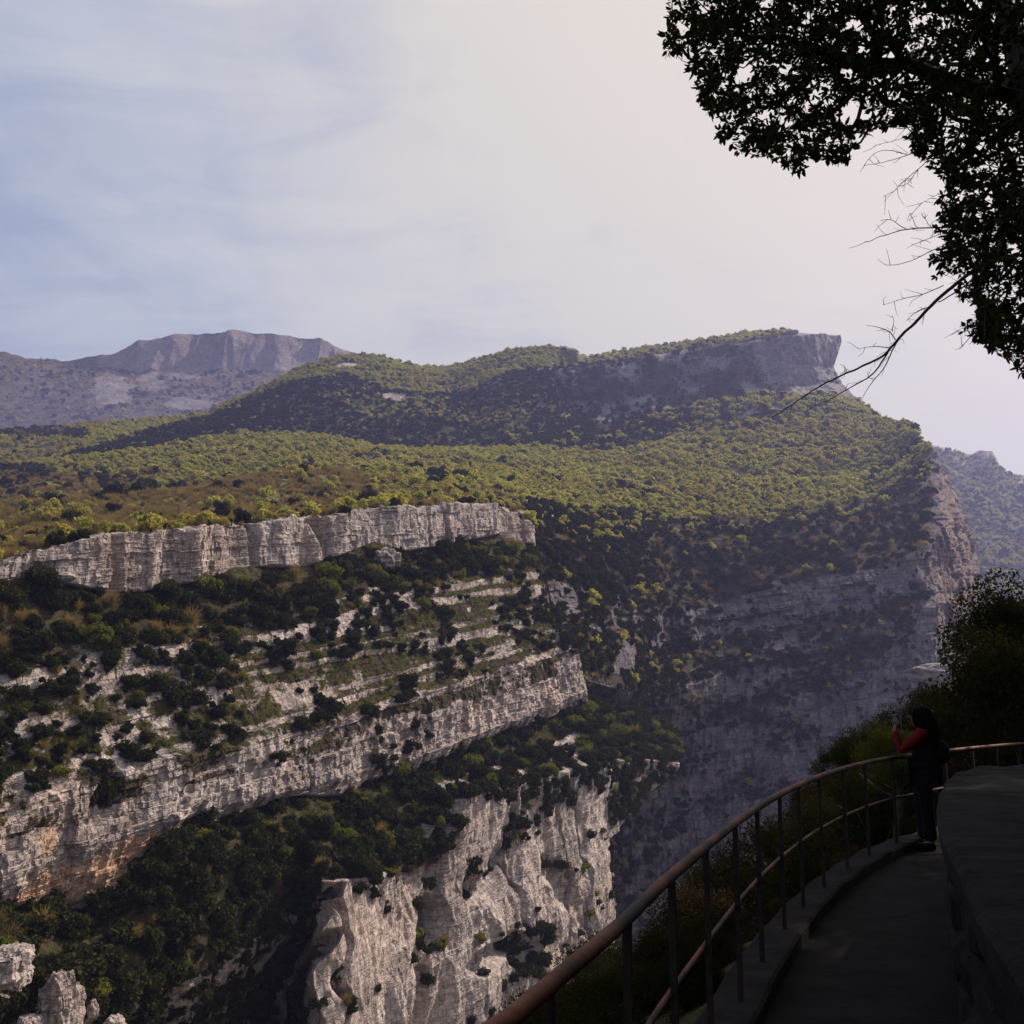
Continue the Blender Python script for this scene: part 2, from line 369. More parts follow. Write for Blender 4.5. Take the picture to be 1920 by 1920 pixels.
def shape_D(s):
    V = s.V; x, y, z = V[..., 0], V[..., 1], V[..., 2]
    ss = x * AX[0] + y * AX[1]; qq = x * AX[1] - y * AX[0]; ww = z - .16 * ss
    rock = blur_rows(s.rock, 4)
    seg = s.seg
    low = np.clip((seg - 8.7) / .6, 0, 1)                      # lower massive wall
    step = np.clip(1 - np.abs(seg - 4.1) / 1.5, 0, 1) ** .35 * (seg > 2.8) * (seg < 5.5)
    wwj = ww + .9 * fbm(ss / 30, qq / 30, ww / 9, 3, 5) + .4 * fbm(ss / 5, qq / 5, ww / 2, 3, 6)
    # small ledges: rock risers and grassy treads
    T = 3.9; wl_ = wwj + 1.8 * fbm(ss / 42, ww / 7, 0, 3, 7) + 1.9 * vnoise(ww / 4.3, 0 * ww, 0 * ww, 8); f = (wl_ / T) % 1.0
    g = np.where(f < .5, f * .25, .125 + (f - .5) * 1.75)
    ledge_on = np.clip(.45 + 1.5 * fbm(ss / 18, ww / 5, 3.3, 3, 9) + .35 * np.clip((s.px - 500) / 300, -1, 1), 0, 1) * step
    off = -(g - f) * T * .75 * ledge_on
    riser = (f < .5)
    # main cliff buttresses and blocks
    cl = rock * (1 - low)
    but = 3.0 * ridged(ss / 24, ww / 60, 1.7, 3, 21) + 1.0 * fbm(ss / 6, ww / 14, .5, 3, 31)
    top = (seg > .9) & (seg < 2.1)
    but = np.where(top, 4.2 * ridged(ss / 21, ww / 60, 7.7, 2, 22) + 1.5 * fbm(ss / 5, ww / 14, 4.5, 4, 33) - 4.5 * np.clip(1 - np.abs(vnoise(ss / 13, ww / 40, 2.2, 34)) / .10, 0, 1), but)
    blk = 0
    for T_, W_, A_, sd_ in ((5.5, 4.2, 1.3, 1), (2.4, 1.9, .95, 2), (1.1, 1.0, .45, 3), (.5, .55, .16, 4)):
        k = np.floor(wwj / T_ + .35 * h3(np.floor(wwj / T_ / 3).astype(int), np.zeros(ww.shape, int), np.zeros(ww.shape, int), sd_))
        jx = ss / W_ + 7 * h3(k.astype(int), np.zeros(ww.shape, int), np.zeros(ww.shape, int), sd_ + 20) + .15 * vnoise(ww / 1.0, ss / 3, 0, sd_)
        j = np.floor(jx)
        blk = blk + A_ * (h3(k.astype(int), j.astype(int), np.zeros(ww.shape, int), sd_ + 40) - .5)
        blk = blk + A_ * .5 * (h3(k.astype(int), np.zeros(ww.shape, int), np.zeros(ww.shape, int), sd_ + 60) - .5)
    blk = np.where(top, blk * .55, blk)
    off = off + cl * (but * .9 + blk * (1.0 - .3 * step))
    # lower wall: tall flutes, pillars and caves
    flu = 2.6 * ridged(ss / 14 + .6 * fbm(ww / 12, ss / 20, 0, 2, 55), ww / 90, 2.2, 3, 51) + .8 * fbm(ss / 3.4 + .5 * fbm(ww / 4, ss / 6, 0, 2, 56), ww / 16, 1.0, 4, 52) + .3 * fbm(ss / .9, ww / 3, qq / 5, 3, 53) + 1.3 * fbm(ss / 10, ww / 14, 1.0, 4, 54) + .28 * blk * np.clip((s.px - 650) / 70, 0, 1) - 4.5 * np.clip(1 - np.abs(vnoise(ss / 13 + .5 * fbm(ww / 9, ss / 30, 0, 2, 58), ww / 80, 2.2, 57)) / .10, 0, 1)
    off = off + low * rock * flu * (1 - .85 * np.exp(-((s.px - 585) / 24) ** 2))
    off = off + (1 - rock) * (1.6 * fbm(ss / 9, ww / 9, qq / 9, 4, 61) + .5 * fbm(ss / 1.5, ww / 1.5, qq / 1.5, 3, 62))
    # caves and clefts in the lower wall (photo positions)
    def hole(cx, cy, rx, ry, dep, rot=0):
        a = s.px - cx; b = s.py - cy; ca, sa = math.cos(rot), math.sin(rot)
        u = (a * ca + b * sa) / rx; v = (-a * sa + b * ca) / ry
        n = .35 * fbm(ss / 3, ww / 3, 2, 3, 77)
        return -dep * np.clip(1.25 - (u * u + v * v) - n, 0, 1)
    for h in ((818, 1735, 24, 55, 7), (915, 1640, 18, 60, 3, .3), (925, 1790, 60, 25, 5, -.6), (880, 1665, 20, 30, 3), (985, 1790, 25, 35, 3), (805, 1900, 18, 90, 4),
              (1045, 1660, 22, 60, 2.5, -.5), (1020, 1600, 14, 50, 2.5), (500, 1850, 120, 120, 2), (190, 1500, 22, 55, 2.5, .3), (268, 1290, 14, 40, 0)):
        off = off + hole(*h)
    # undercut beneath the main cliff with its ochre band
    und = np.exp(-((seg - 7.0) / .12) ** 2); off = off - 1.2 * und
    V = V.copy(); V[..., 0] += NX[0] * off; V[..., 1] += NX[1] * off
    V[..., 2] += (1 - rock) * .7 * fbm(ss / 3, qq / 3, ww / 3, 3, 71)
    # serrate the crest
    cr = np.exp(-((seg - 1.0) / .35) ** 2); V[..., 2] += cr * (1.3 * fbm(ss / 3.5, 0, 0, 3, 81) - .3) * np.where(seg < 2, 1, 0)
    s.V = V
    veg = 1 - rock
    veg = np.where(step > .2, np.where(riser, .05, .85) * ledge_on + (1 - ledge_on) * (.5 + .5 * fbm(ss / 6, ww / 2.5, 0, 3, 73)), veg)
    thin = (s.px > 790) & (s.px < 1090) & (seg > 7.9) & (seg < 9.2); pn = fbm(ss / 7, ww / 9, 0, 3, 74)
    veg = np.where(thin & (pn > -.05), .1, veg); s.thin = thin & (pn > -.05)
    s.veg = veg
    stain = np.zeros(ss.shape)
    for cx, cy, rx, ry in ((150, 1650, 190, 42), (215, 1690, 55, 60), (250, 1590, 60, 30), (650, 1470, 60, 22), (800, 1400, 80, 18), (940, 1330, 70, 45), (1130, 1640, 30, 60), (780, 1820, 30, 130),
                           (90, 1570, 22, 40), (1000, 1300, 60, 40)):
        u = (s.px - cx) / rx; v = (s.py - cy + (s.px - cx) * (.33 if ry < 70 else 0)) / ry
        amp = 1.0 if cx < 300 else .38
        stain = np.maximum(stain, amp * np.clip(1.3 - u * u - v * v, 0, 1))
    s.stain = stain
shape_D(D)
finish('cliff_terrain', D, M_ROCK, D.stain)

# ---- green massif behind (plateau slopes)
def place_d(px, py, r): return at(px, py, valf(r['d'], px))
def lineD(pts): return dict(line=[(p[0], p[1]) for p in pts], d=[(p[0], p[2]) for p in pts])
rowsA = [
 dict(lineD([(-300, 930, 1900), (0, 920, 2000), (400, 860, 2100), (700, 760, 2200), (1000, 700, 2000), (1300, 690, 1700), (1560, 720, 1500)]), rock=0, n=14),
 dict(lineD([(-300, 850, 1050), (0, 806, 1200), (110, 800, 1200), (380, 778, 1180), (500, 728, 1180), (560, 694, 1200), (640, 668, 1220), (700, 668, 1230), (760, 684, 1250), (830, 690, 1240), (900, 678, 1200), (960, 662, 1180), (1030, 655, 1160), (1080, 662, 1150), (1150, 690, 1290), (1250, 690, 1290), (1400, 690, 1280), (1560, 716, 1260)]), rock=0),
 dict(lineD([(-300, 872, 900), (0, 838, 1000), (110, 826, 1010), (380, 792, 1040), (500, 748, 1070), (600, 716, 1090), (760, 728, 1080), (860, 742, 1060), (930, 712, 1050), (1020, 700, 1060), (1080, 730, 1150), (1150, 740, 1200), (1250, 730, 1200), (1400, 725, 1200), (1578, 738, 1180)]), rock=.0),
 dict(lineD([(-300, 905, 780), (0, 872, 880), (130, 858, 900), (300, 832, 930), (420, 812, 960), (600, 812, 980), (720, 832, 960), (900, 838, 930), (1000, 832, 925), (1130, 852, 915), (1220, 812, 945), (1330, 774, 965), (1450, 754, 965), (1560, 758, 950), (1636, 784, 940)]), rock=0),
 dict(lineD([(-300, 950, 520), (0, 935, 560), (300, 905, 600), (600, 880, 640), (900, 885, 640), (1200, 885, 700), (1500, 850, 790), (1650, 830, 800), (1702, 803, 810)]), rock=0),
 dict(lineD([(-300, 1112, 190), (-100, 1078, 205), (0, 1056, 220), (150, 1006, 236), (300, 994, 255), (560, 970, 300), (860, 947, 350), (1000, 962, 440), (1240, 985, 560), (1400, 966, 600), (1550, 955, 630), (1650, 935, 645), (1720, 880, 660), (1748, 838, 670)]), rock=0),
]
A = loft(rowsA, 640, 2.6, place_d, ret=(25, 160, -30), nret=8)
def shape_A(s):
    x, y, z = s.V[..., 0], s.V[..., 1], s.V[..., 2]
    n = fbm(x / 90, y / 90, 0, 4, 101)
    am = np.clip((s.seg - .3) / 1.5, .3, 1) * np.clip((5.0 - s.seg) * 2.2, .05, 1)
    s.V = s.V.copy(); s.V[..., 2] += n * 9 * am + 2.0 * fbm(x / 16, y / 16, 0, 3, 102) * np.clip((5.0 - s.seg) * 2, .2, 1)
    s.veg = np.full(x.shape, .9)
    s.veg = np.where(((s.px - 655) / 26) ** 2 + ((s.py - 690) / 8) ** 2 + fbm(x / 14, y / 14, 0, 3, 120) < .9, 0.1, s.veg)
    s.veg = np.where(((s.px - 745) / 30) ** 2 + ((s.py - 742) / 9) ** 2 + 1.6 * fbm(x / 18, y / 18, 0, 3, 121) < .7, 0.15, s.veg)
shape_A(A)
finish('hills', A, M_HILL, smooth=True)

# ---- upper escarpment ending in the overhanging prow
rowsP = [
 dict(lineD([(960, 690, 1260), (1150, 664, 1250), (1250, 650, 1230), (1400, 628, 1200), (1500, 624, 1180), (1560, 629, 1160)]), rock=.0, n=10),
 dict(lineD([(960, 705, 1130), (1100, 690, 1110), (1200, 672, 1090), (1300, 655, 1070), (1400, 641, 1050), (1490, 628, 1036), (1574, 630, 1085)]), rock=1),
 dict(lineD([(960, 720, 1110), (1100, 705, 1090), (1300, 675, 1060), (1490, 650, 1036), (1577, 645, 1083)]), rock=1),
 dict(lineD([(960, 760, 1080), (1150, 740, 1062), (1300, 710, 1045), (1480, 695, 1030), (1562, 692, 1078)]), rock=1),
 dict(lineD([(960, 790, 1050), (1150, 775, 1040), (1300, 740, 1030), (1470, 725, 1018), (1577, 722, 1070)]), rock=.75),
 dict(lineD([(960, 845, 900), (1080, 850, 885), (1130, 850, 880), (1220, 812, 905), (1330, 775, 930), (1450, 752, 935), (1560, 758, 945), (1634, 785, 960)]), rock=.5, n=4),
 dict(lineD([(960, 870, 870), (1130, 870, 860), (1330, 800, 900), (1450, 770, 910), (1560, 775, 900), (1650, 800, 895)]), rock=.5),
]
P_ = loft(rowsP, 620, 1.3, place_d, ret=(30, 190, 0), nret=16)
def shape_P(s):
    x, y, z = s.V[..., 0], s.V[..., 1], s.V[..., 2]
    rock = blur_rows(s.rock, 5)
    off = rock * (18 * ridged(x / 65, z / 160, y / 300, 3, 201) + 11 * fbm(x / 20, z / 34, 1, 4, 202) + 4.0 * fbm(x / 6, z / 6, y / 6, 3, 203))
    off += (1 - rock) * 4 * fbm(x / 20, y / 20, 0, 3, 205)
    k = np.clip((s.seg - .8) / .5, 0, 1); off = off * k
    s.V = s.V.copy(); s.V[..., 0] += -.2 * off; s.V[..., 1] -= .95 * off
    s.V[..., 2] += 1.2 * fbm(x / 9, y / 9, 0, 3, 207)
    rt = np.clip((s.px - 1380) / 160, 0, 1)
    s.veg = np.clip(.62 - .6 * rt + .5 * fbm(x / 30, z / 22, 0, 3, 209), 0, 1) * (rock > .1) + .9 * (rock <= .1) * (1 - rt)
shape_P(P_)
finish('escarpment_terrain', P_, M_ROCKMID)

# ---- shaded canyon wall and wooded gully on the right of the stepped cliff
rowsB = [
 dict(lineD([(880, 955, 350), (985, 968, 415), (1100, 968, 490), (1240, 985, 561), (1400, 966, 601), (1550, 955, 631), (1650, 935, 646), (1720, 880, 661), (1748, 838, 671)]), rock=0),
 dict(lineD([(880, 1010, 340), (1000, 1020, 375), (1150, 1045, 440), (1250, 1020, 520), (1450, 1000, 560), (1600, 985, 575), (1700, 965, 580), (1745, 925, 600), (1768, 882, 660)]), rock=.1),
 dict(lineD([(880, 1080, 330), (1000, 1075, 350), (1100, 1105, 395), (1200, 1130, 440), (1250, 1150, 485), (1350, 1132, 512), (1430, 1098, 516), (1560, 1076, 519), (1640, 1068, 522), (1720, 1030, 526), (1765, 985, 560), (1800, 955, 650)]), rock=.85),
 dict(lineD([(880, 1180, 326), (1050, 1185, 345), (1150, 1210, 385), (1200, 1220, 425), (1260, 1212, 484), (1400, 1190, 500), (1550, 1160, 505), (1650, 1142, 509), (1730, 1108, 515), (1780, 1060, 560), (1824, 1025, 650)]), rock=.35),
 dict(lineD([(880, 1260, 322), (1080, 1270, 345), (1150, 1290, 375), (1240, 1300, 440), (1360, 1262, 478), (1500, 1225, 485), (1640, 1168, 490), (1750, 1140, 502), (1800, 1120, 560), (1832, 1100, 650)]), rock=.8),
 dict(lineD([(880, 1350, 440), (1080, 1370, 452), (1180, 1400, 460), (1260, 1420, 468), (1360, 1370, 474), (1500, 1320, 480), (1640, 1260, 486), (1750, 1220, 498), (1800, 1200, 560), (1832, 1190, 650)]), rock=.9),
 dict(lineD([(880, 1850, 440), (1080, 1850, 455), (1260, 1800, 466), (1360, 1750, 472), (1500, 1700, 478), (1640, 1650, 484), (1750, 1600, 498), (1800, 1600, 560), (1832, 1600, 650)]), rock=.9),
 dict(lineD([(880, 2300, 330), (1080, 2300, 350), (1260, 2300, 400), (1500, 2200, 440), (1750, 2100, 490), (1832, 2100, 600)]), rock=.6),
]
B = loft(rowsB, 760, 1.6, place_d, ret=(60, 260, 0), nret=16)
def shape_B(s):
    x, y, z = s.V[..., 0], s.V[..., 1], s.V[..., 2]
    rock = np.maximum(blur_rows(s.rock, 6), np.clip((s.px - 1712) / 30, 0, 1))
    ss = x * .97 + y * .24; ww = z - .14 * ss
    but = 4.5 * ridged(ss / 42, ww / 120, 2, 3, 301) + 2.2 * fbm(ss / 12, ww / 26, 1, 4, 302) + .9 * fbm(x / 3, y / 3, z / 5, 3, 303)
    wj = ww + 3.0 * fbm(ss / 40, ww / 14, 0, 4, 305)
    blk = 0
    for T_, W_, A_, sd_ in ((13, 15, 5.0, 1), (5.5, 6, 2.6, 2), (2.2, 2.6, 1.2, 3)):
        k = np.floor(wj / T_).astype(int); z0 = np.zeros(k.shape, int)
        j = np.floor(ss / W_ + 5 * h3(k, z0, z0, sd_ + 5)).astype(int)
        blk = blk + A_ * (h3(k, j, z0, sd_ + 100) - .5) + .6 * A_ * (h3(k, z0, z0, sd_ + 110) - .5)
    off = rock * (but + blk * np.clip(6.6 - s.seg, .45, 1)) + (1 - rock) * (3 * fbm(x / 14, y / 14, z / 14, 4, 307) + 1.0 * fbm(x / 3, y / 3, z / 3, 2, 308))
    off = off * np.clip(s.seg / .6, .05, 1)
    s.V = s.V.copy(); s.V[..., 1] -= .96 * off; s.V[..., 0] += .25 * off
    edge = np.clip((s.px - 1712) / 30, 0, 1)
    s.veg = np.clip(1 - rock * 1.05 + .75 * fbm(ss / 30, ww / 9, 0, 4, 310) + .12 - .5 * edge, 0, 1)
    s.veg = np.where((s.seg < 2), np.clip(.95 - .9 * edge, 0, 1), s.veg)
    for poly in ([(1150, 1165), (1205, 1150), (1210, 1170), (1160, 1185)], [(1150, 1260), (1165, 1215), (1200, 1205), (1195, 1245), (1160, 1265)],
                 [(1225, 1150), (1250, 1150), (1250, 1215), (1222, 1215)]):
        s.veg = np.where(inpoly(s.px, s.py, poly), .05, s.veg)
shape_B(B)
finish('canyon_terrain', B, M_ROCKSHADE, .5 * np.clip((B.px - 1728) / 30, 0, 1) * np.clip(5.5 - B.seg, 0, 1))  # pale tint on the right edge stands in for sunlight there

# ---- far mountain (left) and far hillside (right)
rowsF = [
 dict(lineD([(-500, 760, 4600), (0, 720, 4600), (400, 690, 4600), (900, 740, 4600)]), rock=0, n=8),
 dict(lineD([(-500, 690, 3700), (-200, 672, 3700), (0, 662, 3650), (60, 672, 3650), (110, 676, 3600), (210, 664, 3550), (240, 652, 3500), (262, 641, 3480), (285, 643, 3500), (310, 640, 3500), (345, 629, 3500), (440, 624, 3520), (520, 629, 3550), (600, 640, 3600), (650, 661, 3650), (720, 676, 3700), (900, 730, 3800)]), rock=1),
 dict(lineD([(-500, 705, 3640), (0, 672, 3600), (110, 686, 3550), (205, 690, 3480), (262, 706, 3400), (330, 698, 3400), (450, 700, 3430), (520, 706, 3450), (650, 700, 3600), (900, 760, 3700)]), rock=.25),
 dict(lineD([(-500, 850, 2400), (0, 830, 2300), (300, 815, 2300), (500, 780, 2300), (900, 800, 2400)]), rock=.0),
]
Fm = loft(rowsF, 560, 1.2, place_d)
x, y, z = Fm.V[..., 0], Fm.V[..., 1], Fm.V[..., 2]
rk = blur_rows(Fm.rock, 5) * np.clip((Fm.px - 150) / 80, .15, 1)
o_ = rk * (55 * ridged(x / 150, z / 700, 2, 3, 401) + 24 * fbm(x / 60, z / 160, 1, 4, 402)) + (1 - rk) * 60 * fbm(x / 260, y / 500, 0, 5, 403)
o_ = o_ * np.clip((Fm.seg - .7) * 3, 0, 1)
Fm.V[..., 1] -= o_; Fm.V[..., 2] += (1 - rk) * 10 * fbm(x / 60, y / 60, 0, 4, 404) + 4 * fbm(x / 25, y / 25, 0, 3, 405)
Fm.veg = np.clip(1 - rk * 1.3, 0, 1)
for cx, cy, rx, ry, am in ((215, 740, 34, 45, .8), (355, 768, 50, 10, .6), (285, 728, 28, 22, .75), (330, 710, 60, 10, .5), (130, 745, 30, 12, .4)):
    Fm.veg = Fm.veg - am * np.clip(1.4 - ((Fm.px - cx) / rx) ** 2 - ((Fm.py - cy) / ry) ** 2 - 1.5 * fbm(x / 60, z / 40, 0, 4, 407), 0, .9)
Fm.veg = np.clip(Fm.veg, 0, 1)
Fm.veg = np.clip(Fm.veg + .25 * fbm(x / 90, z / 50, 0, 3, 406), 0, 1)
finish('mountain', Fm, M_ROCKFAR)
rowsG = [
 dict(lineD([(1500, 880, 2600), (1800, 880, 2600), (2300, 950, 2600)]), rock=0, n=6),
 dict(lineD([(1500, 800, 1950), (1700, 830, 1900), (1770, 840, 1880), (1815, 852, 1870), (1835, 845, 1860), (1862, 845, 1850), (1872, 862, 1850), (1882, 884, 1850), (1920, 893, 1850), (2000, 915, 1850), (2300, 960, 1800)]), rock=.8),
 dict(lineD([(1500, 880, 1880), (1760, 868, 1830), (1870, 886, 1800), (1930, 915, 1790), (2300, 990, 1700)]), rock=.0),
 dict(lineD([(1500, 1700, 1000), (1850, 1600, 1000), (2300, 1600, 1000)]), rock=.0, n=150),
]
G = loft(rowsG, 300, 2, place_d)
x, y, z = G.V[..., 0], G.V[..., 1], G.V[..., 2]
G.V[..., 1] -= (20 * fbm(x / 60, z / 60, 0, 4, 411)) * np.clip(G.seg - .5, 0, 1); G.V[..., 2] += 4 * fbm(x / 12, y / 12, 0, 3, 412)
G.veg = 1 - blur_rows(G.rock, 3)
finish('far_hillside_terrain', G, M_HILL)

# ---- valley floor out to the horizon
vf = mesh_np('ground', [(-12000, -6000, -260), (12000, -6000, -260), (12000, 16000, -260), (-12000, 16000, -260)], [(0, 1, 2, 3)], mat=M_HILL, attrs={'veg': np.ones(4), 'stain': np.zeros(4)})
tag(link(bpy.data.objects.new('ground', vf)), kind='structure')

# ------------------------------------------------------------ vegetation models
def crown_arrays(n, leaf, seed, shape=(1, 1, .8), clumps=14, core=.55, up=.15, cs=.42):
    r = np.random.default_rng(seed)
    # clump centres spread through an uneven ellipsoid
    d = r.normal(size=(clumps, 3)); d /= np.linalg.norm(d, axis=1)[:, None]
    C = d * (r.uniform(.25, .78, clumps)[:, None]) * np.array(shape); C[:, 2] = C[:, 2] * .9 + shape[2] * .85
    cr = r.uniform(.6, 1.15, clumps) * cs
    k = r.integers(0, clumps, n)
    e = r.normal(size=(n, 3)); e /= np.linalg.norm(e, axis=1)[:, None]
    p = C[k] + e * (cr[k] * r.uniform(.35, 1.08, n) ** .6)[:, None] * np.array([1, 1, .8])
    nrm = e * .6 + r.normal(size=(n, 3)) * .6 + np.array([0, 0, up]); nrm /= np.linalg.norm(nrm, axis=1)[:, None]
    t = np.cross(nrm, r.normal(size=(n, 3))); t /= np.linalg.norm(t, axis=1)[:, None]; b = np.cross(nrm, t)
    L = leaf * r.uniform(.6, 1.35, n)[:, None]; W = L * r.uniform(.45, .8, n)[:, None]
    V = np.stack([p - t * L, p - b * W, p + t * L, p + b * W], 1).reshape(-1, 3)
    F = np.arange(n * 4).reshape(-1, 4)
    return V, F
def trunk_arrays(r, seed, h=1.0, rad=.07, limbs=4):
    m = MB(); rr = random.Random(seed)
    m.tube([(0, 0, -.35), (0.02, .01, h * .35), (.05 * rr.uniform(-1, 1), .05, h * .8)], [rad, rad * .7, rad * .3], 5)
    for i in range(limbs):
        a = rr.uniform(0, 6.28); z = h * rr.uniform(.2, .5)
        m.tube([(0, 0, z), (.25 * math.cos(a), .25 * math.sin(a), z + .2), (.5 * math.cos(a), .5 * math.sin(a), z + .5)], [rad * .5, rad * .35, rad * .12], 4)
    return m
def bare_arrays(n, seed, wid=.012, shape=(1, 1, .9)):
    r = np.random.default_rng(seed)
    # curved twigs radiating up and out from a few stems
    a = r.uniform(0, 2 * np.pi, n); el = r.uniform(.1, 1.4, n)
    st = np.stack([np.cos(a) * .25 * r.uniform(0, 1, n), np.sin(a) * .25 * r.uniform(0, 1, n), r.uniform(.05, .8, n)], 1)
    dr = np.stack([np.cos(a) * np.cos(el), np.sin(a) * np.cos(el), np.sin(el)], 1) * np.array(shape)
    L = r.uniform(.4, .95, n)[:, None]
    e = st + dr * L + r.normal(size=(n, 3)) * .08
    s_ = np.cross(dr, r.normal(size=(n, 3))); s_ /= np.linalg.norm(s_, axis=1)[:, None]
    W = wid * r.uniform(.7, 1.6, n)[:, None]
    V = np.stack([st - s_ * W, st + s_ * W, e + s_ * W * .4, e - s_ * W * .4], 1).reshape(-1, 3)
    return V, np.arange(n * 4).reshape(-1, 4)
def joined(name, parts, mats):
    V = []; F = []; mi = []; n = 0
    for (v, f), m in parts:
        V.append(v); F += [tuple(int(q) + n for q in g) for g in f]; mi += [m] * len(f); n += len(v)
    me = bpy.data.meshes.new(name); me.from_pydata(np.concatenate(V).tolist(), [], F)
    for m in mats: me.materials.append(m)
    me.polygons.foreach_set('material_index', mi); me.update(); return me
def variant(name, n, leaf, seed, mat, **k):
    tr = trunk_arrays(None, seed)
    return joined(name, [(crown_arrays(n, leaf, seed, **k), 0), ((np.concatenate(tr.v), tr.f), 1)], [mat, M_BARK])
def bare_variant(name, n, leafn, seed, mat, wid=.012):
    tr = trunk_arrays(None, seed)
    return joined(name, [(bare_arrays(n, seed, wid), 0), (crown_arrays(leafn, .05, seed + 5, clumps=16), 0), ((np.concatenate(tr.v), tr.f), 1)], [mat, M_BARK])
KINDS = {
 'dark_mid': [variant('oak_shrub', 1500, .105, 10 + i, L_DARK, shape=sh, clumps=c_) for i, (sh, c_) in enumerate([((1, .95, .7), 16), ((.9, 1.05, .85), 14), ((1.1, .9, .6), 20), ((.8, .8, 1.0), 13)])],
 'dark_far': [variant('oak_crown', 420, .17, 30 + i, L_DARK, shape=sh, clumps=c_) for i, (sh, c_) in enumerate([((1, .95, .8), 10), ((.9, 1.0, .95), 9), ((1.05, .9, .7), 12)])],
 'green_mid': [variant('leafy_shrub', 1300, .085, 50 + i, L_YEL, shape=(1, 1, .9), clumps=20, cs=.34) for i in range(2)],
 'green_far': [variant('spring_crown', 420, .14, 60 + i, L_GREEN, shape=sh, clumps=c_, cs=.4) for i, (sh, c_) in enumerate([((1, .95, .95), 12), ((.85, .9, 1.1), 11), ((1.05, 1, .8), 14)])],
 'brown_far': [bare_variant('bare_crown', 260, 110, 70 + i, L_BROWN, .016) for i in range(3)],
 'tuft': [joined('grass_tuft', [(bare_arrays(60, 90 + i, .03, (1, 1, .7)), 0)], [L_YEL]) for i in range(2)],
}
# coarse depth buffer of the terrain, used only to know which plants face the viewer
ZW = 480; ZB = np.full((ZW, ZW), 1e9)
for sh in (D, A, P_, B, Fm, G):
    X, Y, f = proj(sh.V.reshape(-1, 3))
    ix = (X / 4).astype(int); iy = (Y / 4).astype(int); ok = (f > 0) & (ix >= 0) & (ix < ZW) & (iy >= 0) & (iy < ZW)
    np.minimum.at(ZB, (iy[ok], ix[ok]), f[ok])
def visible(P, h):
    Q = P.copy(); Q[:, 2] += h
    X, Y, f = proj(Q)
    ix = np.clip((X / 4).astype(int), 0, ZW - 1); iy = np.clip((Y / 4).astype(int), 0, ZW - 1)
    inside = (X > -10) & (X < 1930) & (Y > -10) & (Y < 1930)
    return inside & (f < ZB[iy, ix] + 6), f
cand = {k: [] for k in KINDS}            # kind -> list of (pos, scale, region)
def scatter(sh, dens, kinds, size, region, spacing=.55, minpx=-260, maxpx=2100, seed=1):
    """dens: plants per square metre on each grid cell; kinds: {kind: weight array}"""
    r = np.random.default_rng(seed)
    V = sh.V
    e1 = V[:-1, 1:] - V[:-1, :-1]; e2 = V[1:, :-1] - V[:-1, :-1]
    ar = np.linalg.norm(np.cross(e1, e2), axis=-1)
    d = dens[:-1, :-1] * ar
    X, Y, f = proj(V[:-1, :-1]); d = np.where((X > minpx) & (X < maxpx) & (Y > 200) & (Y < 2150), d, 0)
    tot = d.sum(); n = r.poisson(tot)
    c = np.cumsum(d.ravel()); idx = np.searchsorted(c, r.uniform(0, c[-1], n))
    i, j = np.unravel_index(np.minimum(idx, d.size - 1), d.shape)
    u = r.uniform(size=n)[:, None]; v = r.uniform(size=n)[:, None]
    p = V[i, j] + u * (V[i, j + 1] - V[i, j]) + v * (V[i + 1, j] - V[i, j])
    s = r.uniform(size[0], size[1], n) * r.choice([.6, .85, 1, 1.35], n)
    # keep a little distance between neighbours
    key = np.floor(p / (spacing * (size[0] + size[1]) / 2)).astype(int)
    _, first = np.unique(key, axis=0, return_index=True)
    p = p[first]; s = s[first]; i = i[first]; j = j[first]
    W = np.stack([np.broadcast_to(w, V.shape[:2])[i, j] for w in kinds.values()], 1) + 1e-9; W = np.cumsum(W / W.sum(1, keepdims=True), 1)
    k = (r.uniform(size=(len(p), 1)) > W).sum(1)
    for q, name in enumerate(kinds):
        m = k == q
        if m.any():
            cand[name].append((p[m], s[m] * (.75 if 'brown' in name else 1), np.full(m.sum(), region)))
REG = ['dark evergreen shrub on the wooded slope below the pale top cliff', 'small dark evergreen shrub on the narrow grassy ledges of the stepped cliff',
       'dark evergreen shrub clinging to the pale middle rock band', 'dark evergreen tree on the wooded slope below the middle rock band',
       'dark evergreen shrub clinging to the tall lower rock wall', 'plant on the plateau', 'plant in the wooded gully', 'plant on the shaded canyon wall', 'plant on the far escarpment', 'far plant']
# --- left cliff
px, py, sg = D.px, D.py, D.seg
x, y, z = D.V[..., 0], D.V[..., 1], D.V[..., 2]
nz = fbm(x / 12, y / 12, z / 8, 3, 501)
one = np.ones(px.shape)
band = lambda a, b: ((sg >= a) & (sg < b)).astype(float)
endcut = np.clip((D.px[:, :] > -1e9), 0, 1)
scatter(D, .16 * band(2.16, 3.0) * (nz > -.75), {'dark_mid': one * .74, 'green_mid': np.clip(.10 + .5 * fbm(x / 20, y / 20, 0, 2, 503), 0, 1), 'brown_far': one * .18}, (1.7, 2.9), 0, seed=2)
left = np.clip((520 - px) / 300, 0, 1)
cl2 = np.clip(nz * 3 + .35 + 1.5 * left, 0, 1)
scatter(D, .12 * band(3.0, 5.05) * cl2, {'dark_mid': one * .82, 'green_mid': one * .05, 'brown_far': one * .13}, (1.2, 2.2), 1, seed=3)
scatter(D, .9 * band(2.9, 5.0) * (D.veg > .4), {'tuft': one}, (.35, .8), 1, seed=33)
nz5 = fbm(x / 7, y / 7, z / 14, 3, 511)
scatter(D, .05 * band(5.05, 7.0) * (nz5 > .2), {'dark_mid': one * .9, 'brown_far': one * .1}, (.9, 1.7), 2, seed=4)
mid2 = band(7.0, 9.0)
